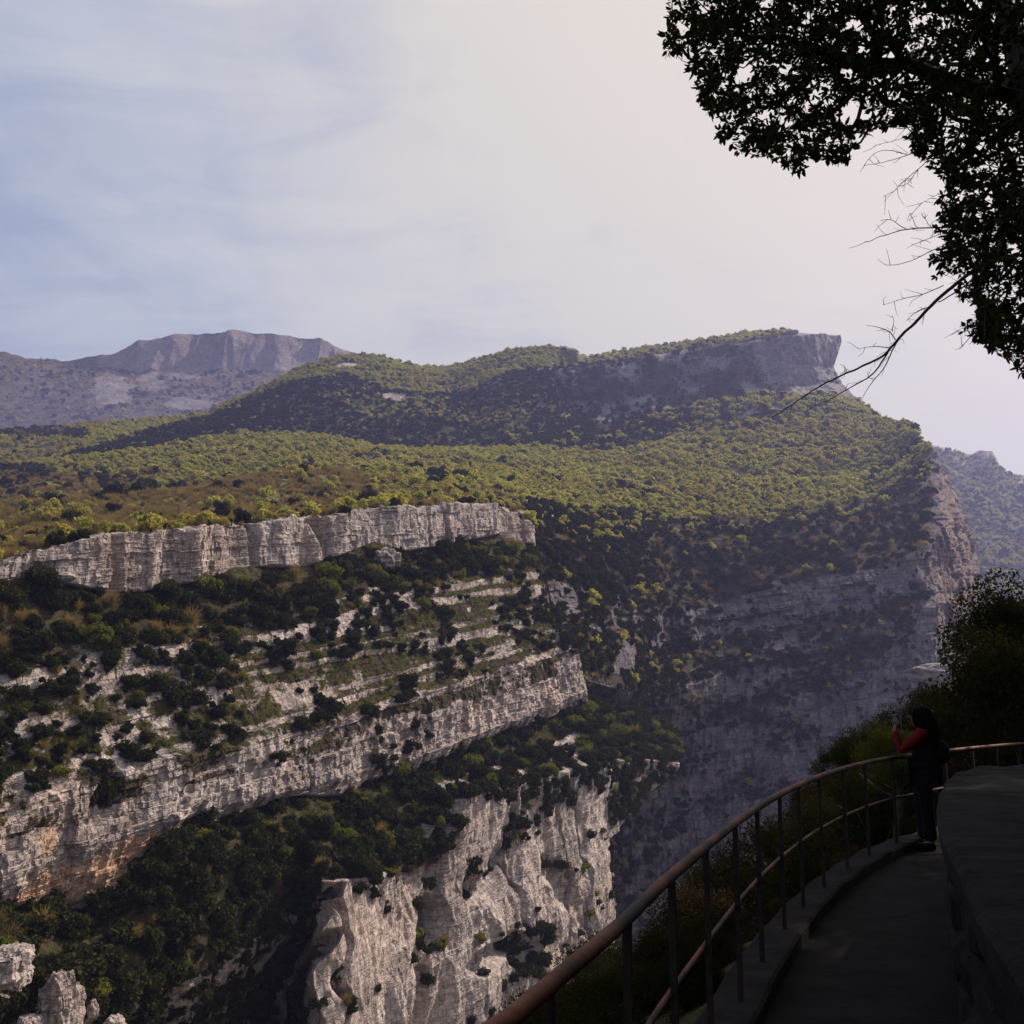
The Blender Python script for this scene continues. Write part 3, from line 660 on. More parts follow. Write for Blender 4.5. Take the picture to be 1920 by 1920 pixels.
scatter(D, .17 * mid2 * np.where(D.thin, .08, 1) * np.where((px > 560) & (px < 1060) & (sg < 7.9) & (sg > 7), .35, 1), {'dark_mid': one * .86, 'green_mid': np.where(px > 1050, .25, .07), 'brown_far': one * .08}, (1.7, 2.9), 3, seed=5)
scatter(D, 1.0 * mid2 * ((px > 560) & (sg < 7.95)), {'tuft': one}, (.35, .8), 3, seed=34)
veg_polys = [[(180, 1800), (400, 1790), (574, 1690), (582, 1990), (240, 2000)], [(840, 1440), (1000, 1420), (1060, 1480), (1000, 1560), (960, 1480), (930, 1520), (860, 1500)], [(930, 1470), (1000, 1450), (985, 1570), (945, 1600)],
             [(870, 1640), (900, 1600), (910, 1660), (880, 1690), (862, 1670)], [(700, 1600), (830, 1490), (850, 1560), (820, 1690), (790, 1650), (760, 1650), (730, 1690)],
             [(1060, 1400), (1270, 1370), (1245, 1470), (1180, 1530), (1150, 1560), (1120, 1500), (1070, 1480)], [(260, 1700), (560, 1640), (575, 1750), (520, 1790), (420, 1830), (300, 1840), (240, 1800)],
             [(-280, 1750), (160, 1770), (250, 1760), (240, 1850), (150, 1850), (60, 1830), (-280, 1780)], [(100, 1850), (280, 1850), (290, 2000), (-280, 2050), (-280, 1850), (50, 1840), (60, 1880)],
             [(960, 1750), (1020, 1740), (1010, 1860), (970, 1830)], [(790, 1700), (830, 1690), (835, 1800), (800, 1790)], [(640, 1640), (700, 1640), (690, 1700), (650, 1690)], [(580, 1650), (610, 1650), (590, 1740), (575, 1730)]]
pm = np.zeros(px.shape)
for q in veg_polys: pm = np.maximum(pm, inpoly(px, py, q))
Xs, Ys, _f = proj(D.V)
scatter(D, (sg >= 8.95) * (.17 * pm + .006), {'dark_mid': one * .88, 'green_mid': one * .08, 'brown_far': one * .04}, (1.3, 2.5), 4, seed=6)
scatter(D, .05 * band(0, .96), {'green_far': one * .4, 'brown_far': one * .45, 'dark_mid': one * .15}, (1.5, 2.4), 5, seed=7)
# --- plateau and hills
px, py, sg = A.px, A.py, A.seg; x, y, z = A.V[..., 0], A.V[..., 1], A.V[..., 2]; one = np.ones(px.shape)
darkpoly = inpoly(px, py, [(100, 868), (250, 818), (380, 784), (480, 744), (560, 716), (640, 708), (720, 728), (870, 735), (950, 697), (1090, 690), (1180, 700), (1180, 850), (1000, 834), (850, 840), (700, 838), (610, 815), (450, 818), (330, 845), (200, 868)])
mixpoly = inpoly(px, py, [(620, 745), (800, 740), (870, 760), (990, 760), (990, 805), (870, 800), (700, 790)])
nA = fbm(x / 60, y / 60, 0, 3, 521); nB = fbm(x / 25, y / 25, 0, 2, 522)
dk = np.where(darkpoly, .95, .05)
dk = np.where(mixpoly, .55, dk)
dk = np.where((~darkpoly) & (nA > .42), .18, dk)
dk = np.where(inpoly(px, py, [(-300, 885), (60, 888), (115, 925), (100, 955), (-300, 975)]) & (nB > -.1), .7, dk)
for cx, cy, rx, ry in ((245, 918, 60, 18), (175, 905, 30, 12), (328, 918, 22, 14), (870, 900, 20, 12), (820, 905, 22, 10), (775, 890, 20, 10), (690, 945, 20, 9), (55, 905, 60, 20), (20, 810, 60, 12), (95, 808, 40, 10), (145, 815, 25, 10)):
    dk = np.where(((px - cx) / rx) ** 2 + ((py - cy) / ry) ** 2 < 1, .95, dk)
dk = np.where(inpoly(px, py, [(960, 942), (1160, 958), (1300, 980), (1660, 940), (1760, 860), (1760, 1000), (1250, 1020), (960, 990)]), .7, dk)
dk = np.where((px > 1620) & (sg > 3.2) & (nB > .1), .45, dk)
br = np.where((px < 760) & (py > 880), np.clip((py - 875) / 35, 0, .95) + .15 * nB, .05)
br = np.where((px < 120) & (py < 880), .6, br)
br = np.where((px > 700) & (px < 1000) & (py > 922), .7, br); br = np.clip(br, 0, 1)
gn = np.clip(1 - dk - .0, .03, 1) * (1 - br)
dens = np.where(sg < 3, .045, np.where(sg < 4, .05, .055)) * (A.veg > .5) * (sg > .25)
dens = np.where((sg < 2) & (px > 1080), 0, dens)
dens = dens * np.where((px < 120) & (py < 880), .5, 1) * np.where(px > 1742, .3, 1)
near = (sg > 4.72)
kd = {'dark_far': dk * (1 - br * .6), 'green_far': gn, 'brown_far': br}
scatter(A, dens * 1.6 * (~near), kd, (1.8, 3.1), 5, spacing=.62, seed=8)
scatter(A, .11 * near, {'dark_far': dk * .8, 'green_far': gn * .9, 'brown_far': br}, (1.4, 2.5), 5, spacing=.62, seed=9)
# --- escarpment
px, sg = P_.px, P_.seg; x, y, z = P_.V[..., 0], P_.V[..., 1], P_.V[..., 2]
top = (sg < .95)
scatter(P_, .03 * top * (px < 1480), {'green_far': np.ones(px.shape) * .75, 'dark_far': np.ones(px.shape) * .2, 'brown_far': np.ones(px.shape) * .05}, (2.2, 4.0), 8, seed=12)
scatter(P_, np.where(px < 1050, .05, np.where(px < 1120, .02, .008)) * (sg > 1.05) * (P_.veg > .35) * (px < 1480), {'dark_far': np.ones(px.shape)}, (2.0, 3.9), 8, seed=13)
scatter(P_, .05 * (sg > 4.6), {'green_far': np.ones(px.shape) * .6, 'dark_far': np.where(px < 1300, 1.2, .3)}, (2.2, 3.8), 8, seed=14)
# --- canyon wall and gully
px, sg = B.px, B.seg; x, y, z = B.V[..., 0], B.V[..., 1], B.V[..., 2]; one = np.ones(px.shape)
nB = fbm(x / 16, y / 16, z / 10, 3, 531)
gully = np.clip((1290 - px) / 60, 0, 1) * np.clip((6.3 - sg), 0, 1)
scatter(B, .09 * (sg < 2.1) * (px < 1738) * np.where(px < 1250, 1, np.clip(nB * 2 + .75, .15, 1)), {'dark_far': np.where(px < 1230, .92, .62), 'brown_far': np.where(px < 1230, .08, .42), 'green_far': np.where(sg < .7, .3, .03)}, (1.7, 3.0), 6, seed=15)
rockspot = B.veg < .12
scatter(B, .11 * gully * (sg >= 2.1) * (~rockspot) * np.clip(nB * 3 + 1.1, 0, 1), {'dark_far': one * .8, 'green_far': one * .1, 'brown_far': one * .1}, (1.6, 2.7), 6, seed=16)
scatter(B, .07 * (1 - gully) * (sg >= 2.1) * (B.veg > .33) * (px < 1735), {'dark_far': one * .8, 'brown_far': one * .15, 'green_far': one * .06}, (1.3, 2.4), 7, seed=17)
wjB = (z - .14 * (x * .97 + y * .24)) + 3 * fbm(x / 40, z / 14, 0, 3, 551)
scatter(B, .075 * (sg >= 2.1) * (px < 1735) * (((wjB / 19) % 1) < .3) * (nB > -.1), {'dark_far': one * .85, 'brown_far': one * .15}, (1.2, 2.3), 7, seed=38)
scatter(B, .012 * (sg >= 2.1) * (nB > .0) * (px < 1735), {'dark_far': one}, (1.2, 2.2), 7, seed=18)
# --- distant slopes
px, sg = G.px, G.seg
scatter(G, .018 * (sg > 1.2) * (G.py < 1400), {'green_far': np.ones(px.shape) * .65, 'dark_far': np.ones(px.shape) * .35}, (3.0, 5.0), 9, seed=19)
px, sg, x, z = Fm.px, Fm.seg, Fm.V[..., 0], Fm.V[..., 2]
scatter(Fm, .0022 * (sg > 1.6) * (Fm.veg > .4), {'brown_far': np.ones(px.shape) * .6, 'dark_far': np.clip(.2 + fbm(x / 150, z / 60, 0, 2, 541), .05, 1), 'green_far': np.ones(px.shape) * .1}, (5, 8), 9, seed=20)

GROUPS = {'dark_mid': ('evergreen_shrub', 'shrub'), 'dark_far': ('evergreen_tree', 'tree'), 'green_far': ('deciduous_tree', 'tree'), 'green_mid': ('leafy_shrub', 'shrub'), 'brown_far': ('bare_tree', 'tree')}
LBL = {
 'dark_mid': {0: 'dark evergreen shrub on the wooded slope just below the pale crest cliff', 1: 'dark evergreen shrub on the narrow grassy ledges of the stepped cliff', 2: 'dark evergreen shrub clinging to the face of the pale middle rock band',
              3: 'dark evergreen shrub on the steep wooded slope below the middle rock band', 4: 'dark evergreen shrub rooted on the tall lower rock wall', 5: 'dark evergreen shrub just behind the rim of the crest cliff'},
 'dark_far': {5: 'dark evergreen tree scattered on the pale green plateau above the cliffs', 6: 'dark evergreen tree in the wooded gully right of the stepped cliff', 7: 'dark evergreen tree rooted on the shaded canyon wall', 8: 'dark evergreen tree on the far escarpment', 9: 'dark tree on the hazy distant slope'},
 'green_far': {5: 'pale green deciduous tree on the sunlit plateau above the cliffs', 6: 'pale green tree among the dark trees of the gully', 7: 'pale green tree on a ledge of the shaded canyon wall', 8: 'pale green tree on top of the far escarpment', 9: 'pale green tree on the hazy distant slope'},
 'green_mid': {0: 'yellow green shrub among dark shrubs below the pale crest cliff', 1: 'yellow green shrub on the grassy ledges of the stepped cliff', 3: 'yellow green shrub among dark shrubs below the middle rock band', 4: 'yellow green shrub on the tall lower rock wall'},
 'brown_far': {0: 'leafless brown shrub among dark shrubs below the pale crest cliff', 1: 'leafless brown shrub on the grassy ledges of the stepped cliff', 2: 'leafless brown shrub on the face of the middle rock band', 3: 'leafless brown shrub below the middle rock band',
               4: 'leafless brown shrub on the tall lower rock wall', 5: 'leafless brown tree near the front rim of the plateau', 6: 'leafless brown tree in the wooded gully', 7: 'leafless brown tree on the shaded canyon wall', 8: 'leafless brown tree on the far escarpment', 9: 'leafless brown tree on the distant mountain slope'},
}
STUFF = {'dark_mid': ('evergreen_scrub', 'many small dark evergreen shrubs filling the slopes and ledges of the left cliff'), 'dark_far': ('evergreen_wood', 'dark evergreen woodland on the hills, gully and canyon wall'),
         'green_far': ('deciduous_wood', 'pale green spring woodland covering the plateau'), 'green_mid': ('leafy_scrub', 'yellow green scrub among the dark shrubs'), 'brown_far': ('bare_wood', 'leafless brown woodland on the plateau edge'), 'tuft': ('grass', 'short yellow green grass tufts on the cliff ledges')}
def gn_scatter(name, P, sc, rot, idx, meshes, label):
    src = bpy.data.collections.new(name + '_kinds')
    for i, me in enumerate(meshes):
        src.objects.link(bpy.data.objects.new('%s_source_%d' % (name, i), me))
    me = bpy.data.meshes.new(name); me.vertices.add(len(P)); me.vertices.foreach_set('co', np.asarray(P, np.float32).ravel())
    me.attributes.new('scl', 'FLOAT_VECTOR', 'POINT').data.foreach_set('vector', np.asarray(sc, np.float32).ravel())
    me.attributes.new('rot', 'FLOAT_VECTOR', 'POINT').data.foreach_set('vector', np.asarray(rot, np.float32).ravel())
    me.attributes.new('idx', 'INT', 'POINT').data.foreach_set('value', np.asarray(idx, np.int32)); me.update()
    o = link(bpy.data.objects.new(name, me)); tag(o, label, kind='stuff'); o['category'] = 'grass' if name == 'grass' else 'woodland'
    g = bpy.data.node_groups.new(name + '_nodes', 'GeometryNodeTree')
    g.interface.new_socket('Geometry', in_out='INPUT', socket_type='NodeSocketGeometry'); g.interface.new_socket('Geometry', in_out='OUTPUT', socket_type='NodeSocketGeometry')
    N = g.nodes; gi = N.new('NodeGroupInput'); go = N.new('NodeGroupOutput')
    ci = N.new('GeometryNodeCollectionInfo'); ci.inputs['Collection'].default_value = src; ci.inputs['Separate Children'].default_value = True; ci.inputs['Reset Children'].default_value = True
    ip = N.new('GeometryNodeInstanceOnPoints'); ip.inputs['Pick Instance'].default_value = True
    def na(nm, ty):
        a = N.new('GeometryNodeInputNamedAttribute'); a.data_type = ty; a.inputs['Name'].default_value = nm; return a.outputs['Attribute']
    g.links.new(gi.outputs[0], ip.inputs['Points']); g.links.new(ci.outputs[0], ip.inputs['Instance'])
    g.links.new(na('idx', 'INT'), ip.inputs['Instance Index']); g.links.new(na('rot', 'FLOAT_VECTOR'), ip.inputs['Rotation']); g.links.new(na('scl', 'FLOAT_VECTOR'), ip.inputs['Scale'])
    g.links.new(ip.outputs[0], go.inputs[0])
    o.modifiers.new('scatter', 'NODES').node_group = g
    return o
SPECIAL = [  # sheet, photo column, photo row of the foot, kind, size, label
 (D, 402, 1800, 'green_mid', 3.1, 'bright yellow green shrub alone among dark shrubs left of the tall pale wall'),
 (A, 872, 908, 'dark_far', 5.2, 'rightmost of three lone dark trees on the pale green plateau above the top cliff'),
 (A, 822, 914, 'dark_far', 5.0, 'middle one of three lone dark trees on the pale green plateau'),
 (A, 778, 898, 'dark_far', 4.6, 'leftmost of the three lone dark round trees on the plateau right of centre'),
 (A, 955, 915, 'dark_far', 4.6, 'lone dark tree standing on the plateau above the right end of the top cliff'),
 (A, 268, 936, 'dark_far', 5.4, 'large dark tree, right one of a pair standing in the left of the pale plateau'),
 (A, 215, 940, 'dark_far', 5.4, 'large dark tree, left one of a pair standing in the left of the pale plateau'),
 (A, 330, 928, 'dark_far', 3.6, 'smaller dark tree right of the dark pair on the pale plateau'),
 (D, 1062, 1345, 'dark_mid', 2.6, 'dark shrub at the foot of the right corner of the middle rock band'),
 (D, 640, 1240, 'dark_mid', 2.4, 'round dark shrub on the grassy ledges at the middle of the stepped cliff'),
 (D, 188, 1512, 'dark_mid', 3.4, 'tall dark shrub hanging down the face of the middle rock band at left'),
 (B, 1440, 1050, 'green_mid', 3.6, 'bright green tree alone on the brown scrub above the shaded canyon wall'),
 (B, 1545, 1225, 'green_mid', 3.0, 'small green tree on the grassy terrace of the shaded canyon wall'),
]
for k_, (sh, cx, cy, kind, sz, lab) in enumerate(SPECIAL):
    X, Y, f_ = proj(sh.V); m_ = np.argmin(((X - cx) ** 2 + (Y - cy) ** 2).ravel()); p = sh.V.reshape(-1, 3)[m_]
    o = link(bpy.data.objects.new(GROUPS[kind][0], KINDS[kind][k_ % len(KINDS[kind])])); o.location = p; o.scale = (sz, sz, sz * (1.5 if cx == 188 else 1)); o.rotation_euler = (0, 0, k_ * 1.3)
    tag(o, lab, GROUPS[kind][1])
NBIG = {'dark_mid': 290, 'dark_far': 250, 'green_far': 290, 'green_mid': 120, 'brown_far': 160, 'tuft': 0}
tot = 0
for kind, lst in cand.items():
    if not lst: continue
    P = np.concatenate([a[0] for a in lst]); s = np.concatenate([a[1] for a in lst]); reg = np.concatenate([a[2] for a in lst])
    n = len(P); tot += n
    r = np.random.default_rng(99)
    P[:, 2] -= .12 * s
    sc = s[:, None] * r.uniform(.85, 1.15, (n, 3)); rot = np.stack([r.normal(0, .07, n), r.normal(0, .07, n), r.uniform(0, 6.28, n)], 1)
    idx = r.integers(0, len(KINDS[kind]), n)
    vis, f = visible(P, s * .7); size = np.where(vis, s / f, 0)
    order = np.argsort(-size); nb = min(NBIG[kind], int((size > 0).sum()))
    big = order[:nb]; rest = order[nb:]
    if nb:
        nm, cat = GROUPS[kind]
        for q in big:
            o = link(bpy.data.objects.new(nm, KINDS[kind][idx[q]])); o.location = P[q]; o.rotation_euler = rot[q]; o.scale = sc[q]
            lab = LBL[kind].get(int(reg[q])) or nm.replace('_', ' ') + ' on the cliffs'
            gx_ = float(proj(P[q])[0]); c1_, c2_ = {0: (350, 700), 1: (400, 750), 2: (400, 750), 3: (350, 700), 4: (600, 900), 5: (500, 1000), 6: (1100, 1250), 7: (1400, 1600), 8: (1150, 1350), 9: (500, 1500)}[int(reg[q])]
            lab += ', left part' if gx_ < c1_ else (', middle part' if gx_ < c2_ else ', right part')
            tag(o, lab, cat, lab.replace('shrub ', 'shrubs ', 1) if 'shrub' in lab else lab.replace('tree ', 'trees ', 1))
    gn_scatter(STUFF[kind][0], P[rest], sc[rest], rot[rest], idx[rest], KINDS[kind], STUFF[kind][1])
    print('veg', kind, n, 'individual', nb)


# ------------------------------------------------------------ foreground: path, rail, wall, near slope
M_RUST_DAPPLED = plain('rust_with_sun_dapples', (.015, .012, .011), (.17, .055, .028), 2.6, .7, .3, .5)  # rust over dark paint; its orange patches imitate sun dapples on the rail
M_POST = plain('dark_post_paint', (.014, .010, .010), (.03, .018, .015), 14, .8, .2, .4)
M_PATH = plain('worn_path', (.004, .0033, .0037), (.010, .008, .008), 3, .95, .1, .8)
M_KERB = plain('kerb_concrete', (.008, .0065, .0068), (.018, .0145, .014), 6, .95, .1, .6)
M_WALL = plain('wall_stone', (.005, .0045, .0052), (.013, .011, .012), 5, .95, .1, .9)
rp = [(950, 1917), (1000, 1873), (1060, 1822), (1158, 1740), (1230, 1667), (1268, 1634), (1326, 1585), (1378, 1543), (1420, 1514), (1460, 1490), (1497, 1472), (1532, 1457), (1580, 1441), (1623, 1430), (1669, 1421), (1695, 1418), (1740, 1412), (1781, 1407), (1850, 1400), (1920, 1394)]
R3 = on_z([p[0] for p in rp], [p[1] for p in rp], 1.0)[:, :2]
RC = np.concatenate([[(-1.5, -4.0), (-1.15, -1.5), (-.85, .2), (-.45, 1.5)], R3, [(9.6, 16.3), (13, 17.6), (20, 19)]])
def smooth_curve(P, step=.1):
    P = np.asarray(P, float)
    for _ in range(3):
        Q = np.empty((2 * len(P) - 2, P.shape[1])); Q[0::2] = .75 * P[:-1] + .25 * P[1:]; Q[1::2] = .25 * P[:-1] + .75 * P[1:]
        P = np.concatenate([P[:1], Q, P[-1:]])
    s = np.concatenate([[0], np.cumsum(np.linalg.norm(np.diff(P, axis=0), axis=1))])
    t = np.arange(0, s[-1], step)
    return np.stack([np.interp(t, s, P[:, k]) for k in range(P.shape[1])], 1)
RL = smooth_curve(RC, .12)
wp_px = [(1896, 1753), (1843, 1662), (1795, 1580), (1776, 1535), (1774, 1505), (1781, 1470), (1805, 1446), (1869, 1437)]
W3 = on_z([p[0] for p in wp_px], [p[1] for p in wp_px], 1.0)[:, :2]
WC = np.concatenate([[(.3, -4), (.55, -1.5), (.75, .3), (1.05, 1.8)], W3, [(7.5, 11.6), (11, 13.2), (18, 14.5)]])
WL = smooth_curve(WC, .12)
def along(L, n):
    s = np.concatenate([[0], np.cumsum(np.linalg.norm(np.diff(L, axis=0), axis=1))]); t = np.linspace(0, s[-1], n)
    return np.stack([np.interp(t, s, L[:, k]) for k in range(2)], 1)
def normals2(L):
    T = np.gradient(L, axis=0); T /= np.linalg.norm(T, axis=1)[:, None]; return np.stack([T[:, 1], -T[:, 0]], 1)    # to the right of travel
NR = normals2(RL); NW = normals2(WL)
# path slab
n = 260; a = along(RL + NR * .1, n); b = along(WL, n); m = 14
G_ = np.array([[np.append(a[i] * (1 - j / (m - 1)) + b[i] * (j / (m - 1)), 0) for j in range(m)] for i in range(n)])
G_[..., 2] = .012 * fbm(G_[..., 0] * 2, G_[..., 1] * 2, 0, 4, 601)
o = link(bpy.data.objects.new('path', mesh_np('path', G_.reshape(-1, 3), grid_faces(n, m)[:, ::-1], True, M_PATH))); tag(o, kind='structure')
# kerb under the rail
prof = [(-.16, -.5), (-.16, .085), (-.14, .10), (.1, .10), (.12, .085), (.12, -.05)]
K = np.array([[(RL[i, 0] + NR[i, 0] * u, RL[i, 1] + NR[i, 1] * u, v + (.008 * math.sin(i * .7) if v > 0 else 0)) for u, v in prof] for i in range(len(RL))])
K[..., 2] += .008 * fbm(K[..., 0] * 5, K[..., 1] * 5, 0, 3, 602) * (K[..., 2] > 0)
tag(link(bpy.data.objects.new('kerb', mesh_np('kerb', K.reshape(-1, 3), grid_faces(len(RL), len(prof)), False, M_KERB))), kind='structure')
# railing
rail = empty('railing', (float(RL[20, 0]), float(RL[20, 1]), .1), label='long rusty curved railing with thin posts along the edge of the shaded path', cat='railing')
def local(o, root): o.matrix_parent_inverse = Matrix.Translation(-Vector(root.location)); return o
def rail_curve(z, off=0): return np.concatenate([RL + NR * off, np.full((len(RL), 1), z)], 1)
h = MB(); c = rail_curve(1.0); rr_ = .023 * (1 + .06 * fbm(np.arange(len(c)) * .4, 0, 0, 3, 610)); h.tube(c, rr_, 12); local(h.build('handrail', M_RUST_DAPPLED, rail), rail)
h = MB(); c = rail_curve(.565, -.018); h.tube(c, .0125, 8); local(h.build('mid_rail', M_RUST_DAPPLED, rail), rail)
pxs = [1168, 1263, 1326, 1378, 1421, 1461, 1497, 1534, 1580, 1622, 1669, 1716, 1770, 1822, 1866, 1910]
RX, RY, Rf = proj(rail_curve(1.0))
front = np.where((RL[:, 1] > 2))[0]
ids = [front[np.argmin(np.abs(RX[front] - p))] for p in pxs]
gap = 6; i0 = ids[0]
extra = [i0 - k for k in (7, 14, 21, 28, 35)] + [ids[-1] + k for k in (8, 16, 24, 32)]
for i in sorted(ids + [e for e in extra if 0 < e < len(RL)]):
    h = MB(); x0, y0 = RL[i]; t_ = math.atan2(NR[i, 1], NR[i, 0])
    Mr = Matrix.Rotation(t_, 3, 'Z')
    h.box((x0, y0, .53), (.026, .026, .95), Mr)
    local(h.build('post', M_POST, rail, False), rail)
# stone wall on the inner side
wall = empty('stone_wall', (float(WL[40, 0]), float(WL[40, 1]), 0), label='dark rounded stone wall on the inner side of the curved path', cat='wall')
hs = np.linspace(0, 1, 26); L_ = WL; N_ = NW
Vw = np.array([[(L_[i, 0], L_[i, 1], .93 * q - .04) for q in hs] for i in range(len(L_))])
st = np.arange(len(L_)) * .12
cs = np.broadcast_to(st[:, None], Vw.shape[:2]); zz_ = Vw[..., 2]
kz = np.floor(zz_ / .21).astype(int); js = np.floor(cs / .38 + .5 * (kz % 2) + h3(kz, kz * 0, kz * 0, 3)).astype(int)
fz = zz_ / .21 - kz; off = .07 * (h3(kz, js, kz * 0, 5) - .5) - .03 * (np.abs(fz - .5) > .4) + .02 * fbm(cs * 3, zz_ * 3, 0, 3, 620)
Vw[..., 0] -= N_[:, None, 0] * off; Vw[..., 1] -= N_[:, None, 1] * off
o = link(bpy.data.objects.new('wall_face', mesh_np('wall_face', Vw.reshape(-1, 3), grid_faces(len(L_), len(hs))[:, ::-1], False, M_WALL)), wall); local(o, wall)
prof = [(-.05, .86), (-.06, .97), (-.03, 1.0), (.3, 1.01), (.74, .99), (.77, .80)]
Kc = np.array([[(L_[i, 0] + N_[i, 0] * u, L_[i, 1] + N_[i, 1] * u, v) for u, v in prof] for i in range(len(L_))])
nn = fbm(Kc[..., 0] * 4, Kc[..., 1] * 4, Kc[..., 2] * 4, 3, 622); Kc[..., 2] += .025 * nn + .02 * (h3(np.floor(np.broadcast_to(st[:, None], Kc.shape[:2]) / .5).astype(int), np.zeros(Kc.shape[:2], int), np.zeros(Kc.shape[:2], int), 9) - .5)
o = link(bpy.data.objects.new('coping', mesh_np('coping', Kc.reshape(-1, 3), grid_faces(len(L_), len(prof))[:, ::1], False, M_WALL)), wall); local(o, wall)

# near slope
def dist_side(x, y, L, N):
    P = np.stack([x, y], -1).reshape(-1, 2); best = np.full(len(P), 1e9); sd = np.zeros(len(P))
    for i in range(0, len(L), 3):
        d = P - L[i]; q = (d ** 2).sum(1); m_ = q < best; best[m_] = q[m_]; sd[m_] = (d[m_] @ N[i])
    return np.sqrt(best).reshape(x.shape), np.sign(sd).reshape(x.shape)
def hE(x, y):
    dr, sr = dist_side(x, y, RL, NR); dw, sw = dist_side(x, y, WL, NW)
    outz = -.12 - .52 * np.minimum(dr, 13) - .95 * np.clip(dr - 13, 0, 80) + (.35 * fbm(x / 2.5, y / 2.5, 0, 4, 631) + 1.0 * fbm(x / 9, y / 9, 0, 3, 632)) * np.clip(dr / 3, 0, 1)
    rise = np.clip(x - .5 * y - .25, 0, 60)
    inz = .90 + .95 * rise * np.clip(dw / 1.5, 0, 1) + .3 * fbm(x / 2, y / 2, 0, 4, 633) * np.clip(dw - .5, 0, 1)
    z = np.where(sr < 0, outz, -.12)
    poly_ = [tuple(p_) for p_ in WL[::4]] + [tuple(WL[-1]), (90, WL[-1][1]), (90, -40), (WL[0][0], -40)]
    z = np.where(inpoly(x, y, poly_) & (dw > .3), inz, z)
    return z
gx = np.arange(-46, 62, .36); gy = np.arange(-26, 78, .36); X, Y = np.meshgrid(gx, gy)
Z = hE(X, Y)
M_NEAR = rock_mat('near_soil', scale=.4, soil=(.05, .038, .022), grass=(.06, .065, .02))
o = link(bpy.data.objects.new('slope_terrain', mesh_np('slope_terrain', np.stack([X, Y, Z], -1).reshape(-1, 3), grid_faces(*X.shape), False, M_NEAR, {'veg': np.ones(X.size), 'stain': np.zeros(X.size)})))
tag(o, kind='structure')
NEARC = [crown_arrays(17000, .0185, 300 + i, shape=sh, clumps=c_, cs=.34) for i, (sh, c_) in enumerate([((1, 1, .9), 26), ((.9, 1, 1.1), 30), ((1.1, .9, .8), 24)])]
L_RED = leaf_mat('russet_leaf', (.020, .014, .009), (.042, .026, .014), .2)
L_YNEAR = leaf_mat('young_leaf', (.06, .062, .014), (.10, .09, .02), .3)
L_OLIVE = leaf_mat('olive_leaf', (.026, .026, .009), (.05, .046, .014), .25)
def cm(i, mat):
    V, F = NEARC[i]; return mesh_np('crown', V, F, False, mat)
NCM = {(i, k): cm(i, m_) for i in range(3) for k, m_ in (('d', L_NEAR), ('y', L_YNEAR), ('r', L_RED), ('o', L_OLIVE))}
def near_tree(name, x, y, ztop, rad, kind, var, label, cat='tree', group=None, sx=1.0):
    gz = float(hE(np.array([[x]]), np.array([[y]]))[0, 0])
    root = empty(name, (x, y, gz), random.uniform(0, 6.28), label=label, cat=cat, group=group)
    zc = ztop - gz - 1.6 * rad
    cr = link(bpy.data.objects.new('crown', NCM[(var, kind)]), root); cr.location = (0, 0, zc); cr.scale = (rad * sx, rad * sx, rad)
    t = MB(); h_ = max(zc + rad * .9, .4); q = random.Random(int(x * 100 + y * 10))
    bx_, by_ = q.uniform(-.2, .2), q.uniform(-.2, .2); r0 = .05 + .035 * rad
    t.tube([(0, 0, -.3), (bx_ * .4, by_ * .4, h_ * .4), (bx_, by_, h_ * .8), (bx_ * .8, by_, h_)], [r0 * 1.2, r0, r0 * .6, r0 * .25], 7)
    for k in range(6):
        a_ = q.uniform(0, 6.28); z0 = max(h_ - rad * q.uniform(.3, 1.1), .1)
        t.tube([(bx_ * z0 / h_, by_ * z0 / h_, z0), (rad * .35 * math.cos(a_), rad * .35 * math.sin(a_), z0 + rad * .25), (rad * .72 * math.cos(a_), rad * .72 * math.sin(a_), z0 + rad * q.uniform(.3, .7))], [r0 * .5, r0 * .35, r0 * .1], 5)
    t.build('trunk', M_BARK, root)
    return root
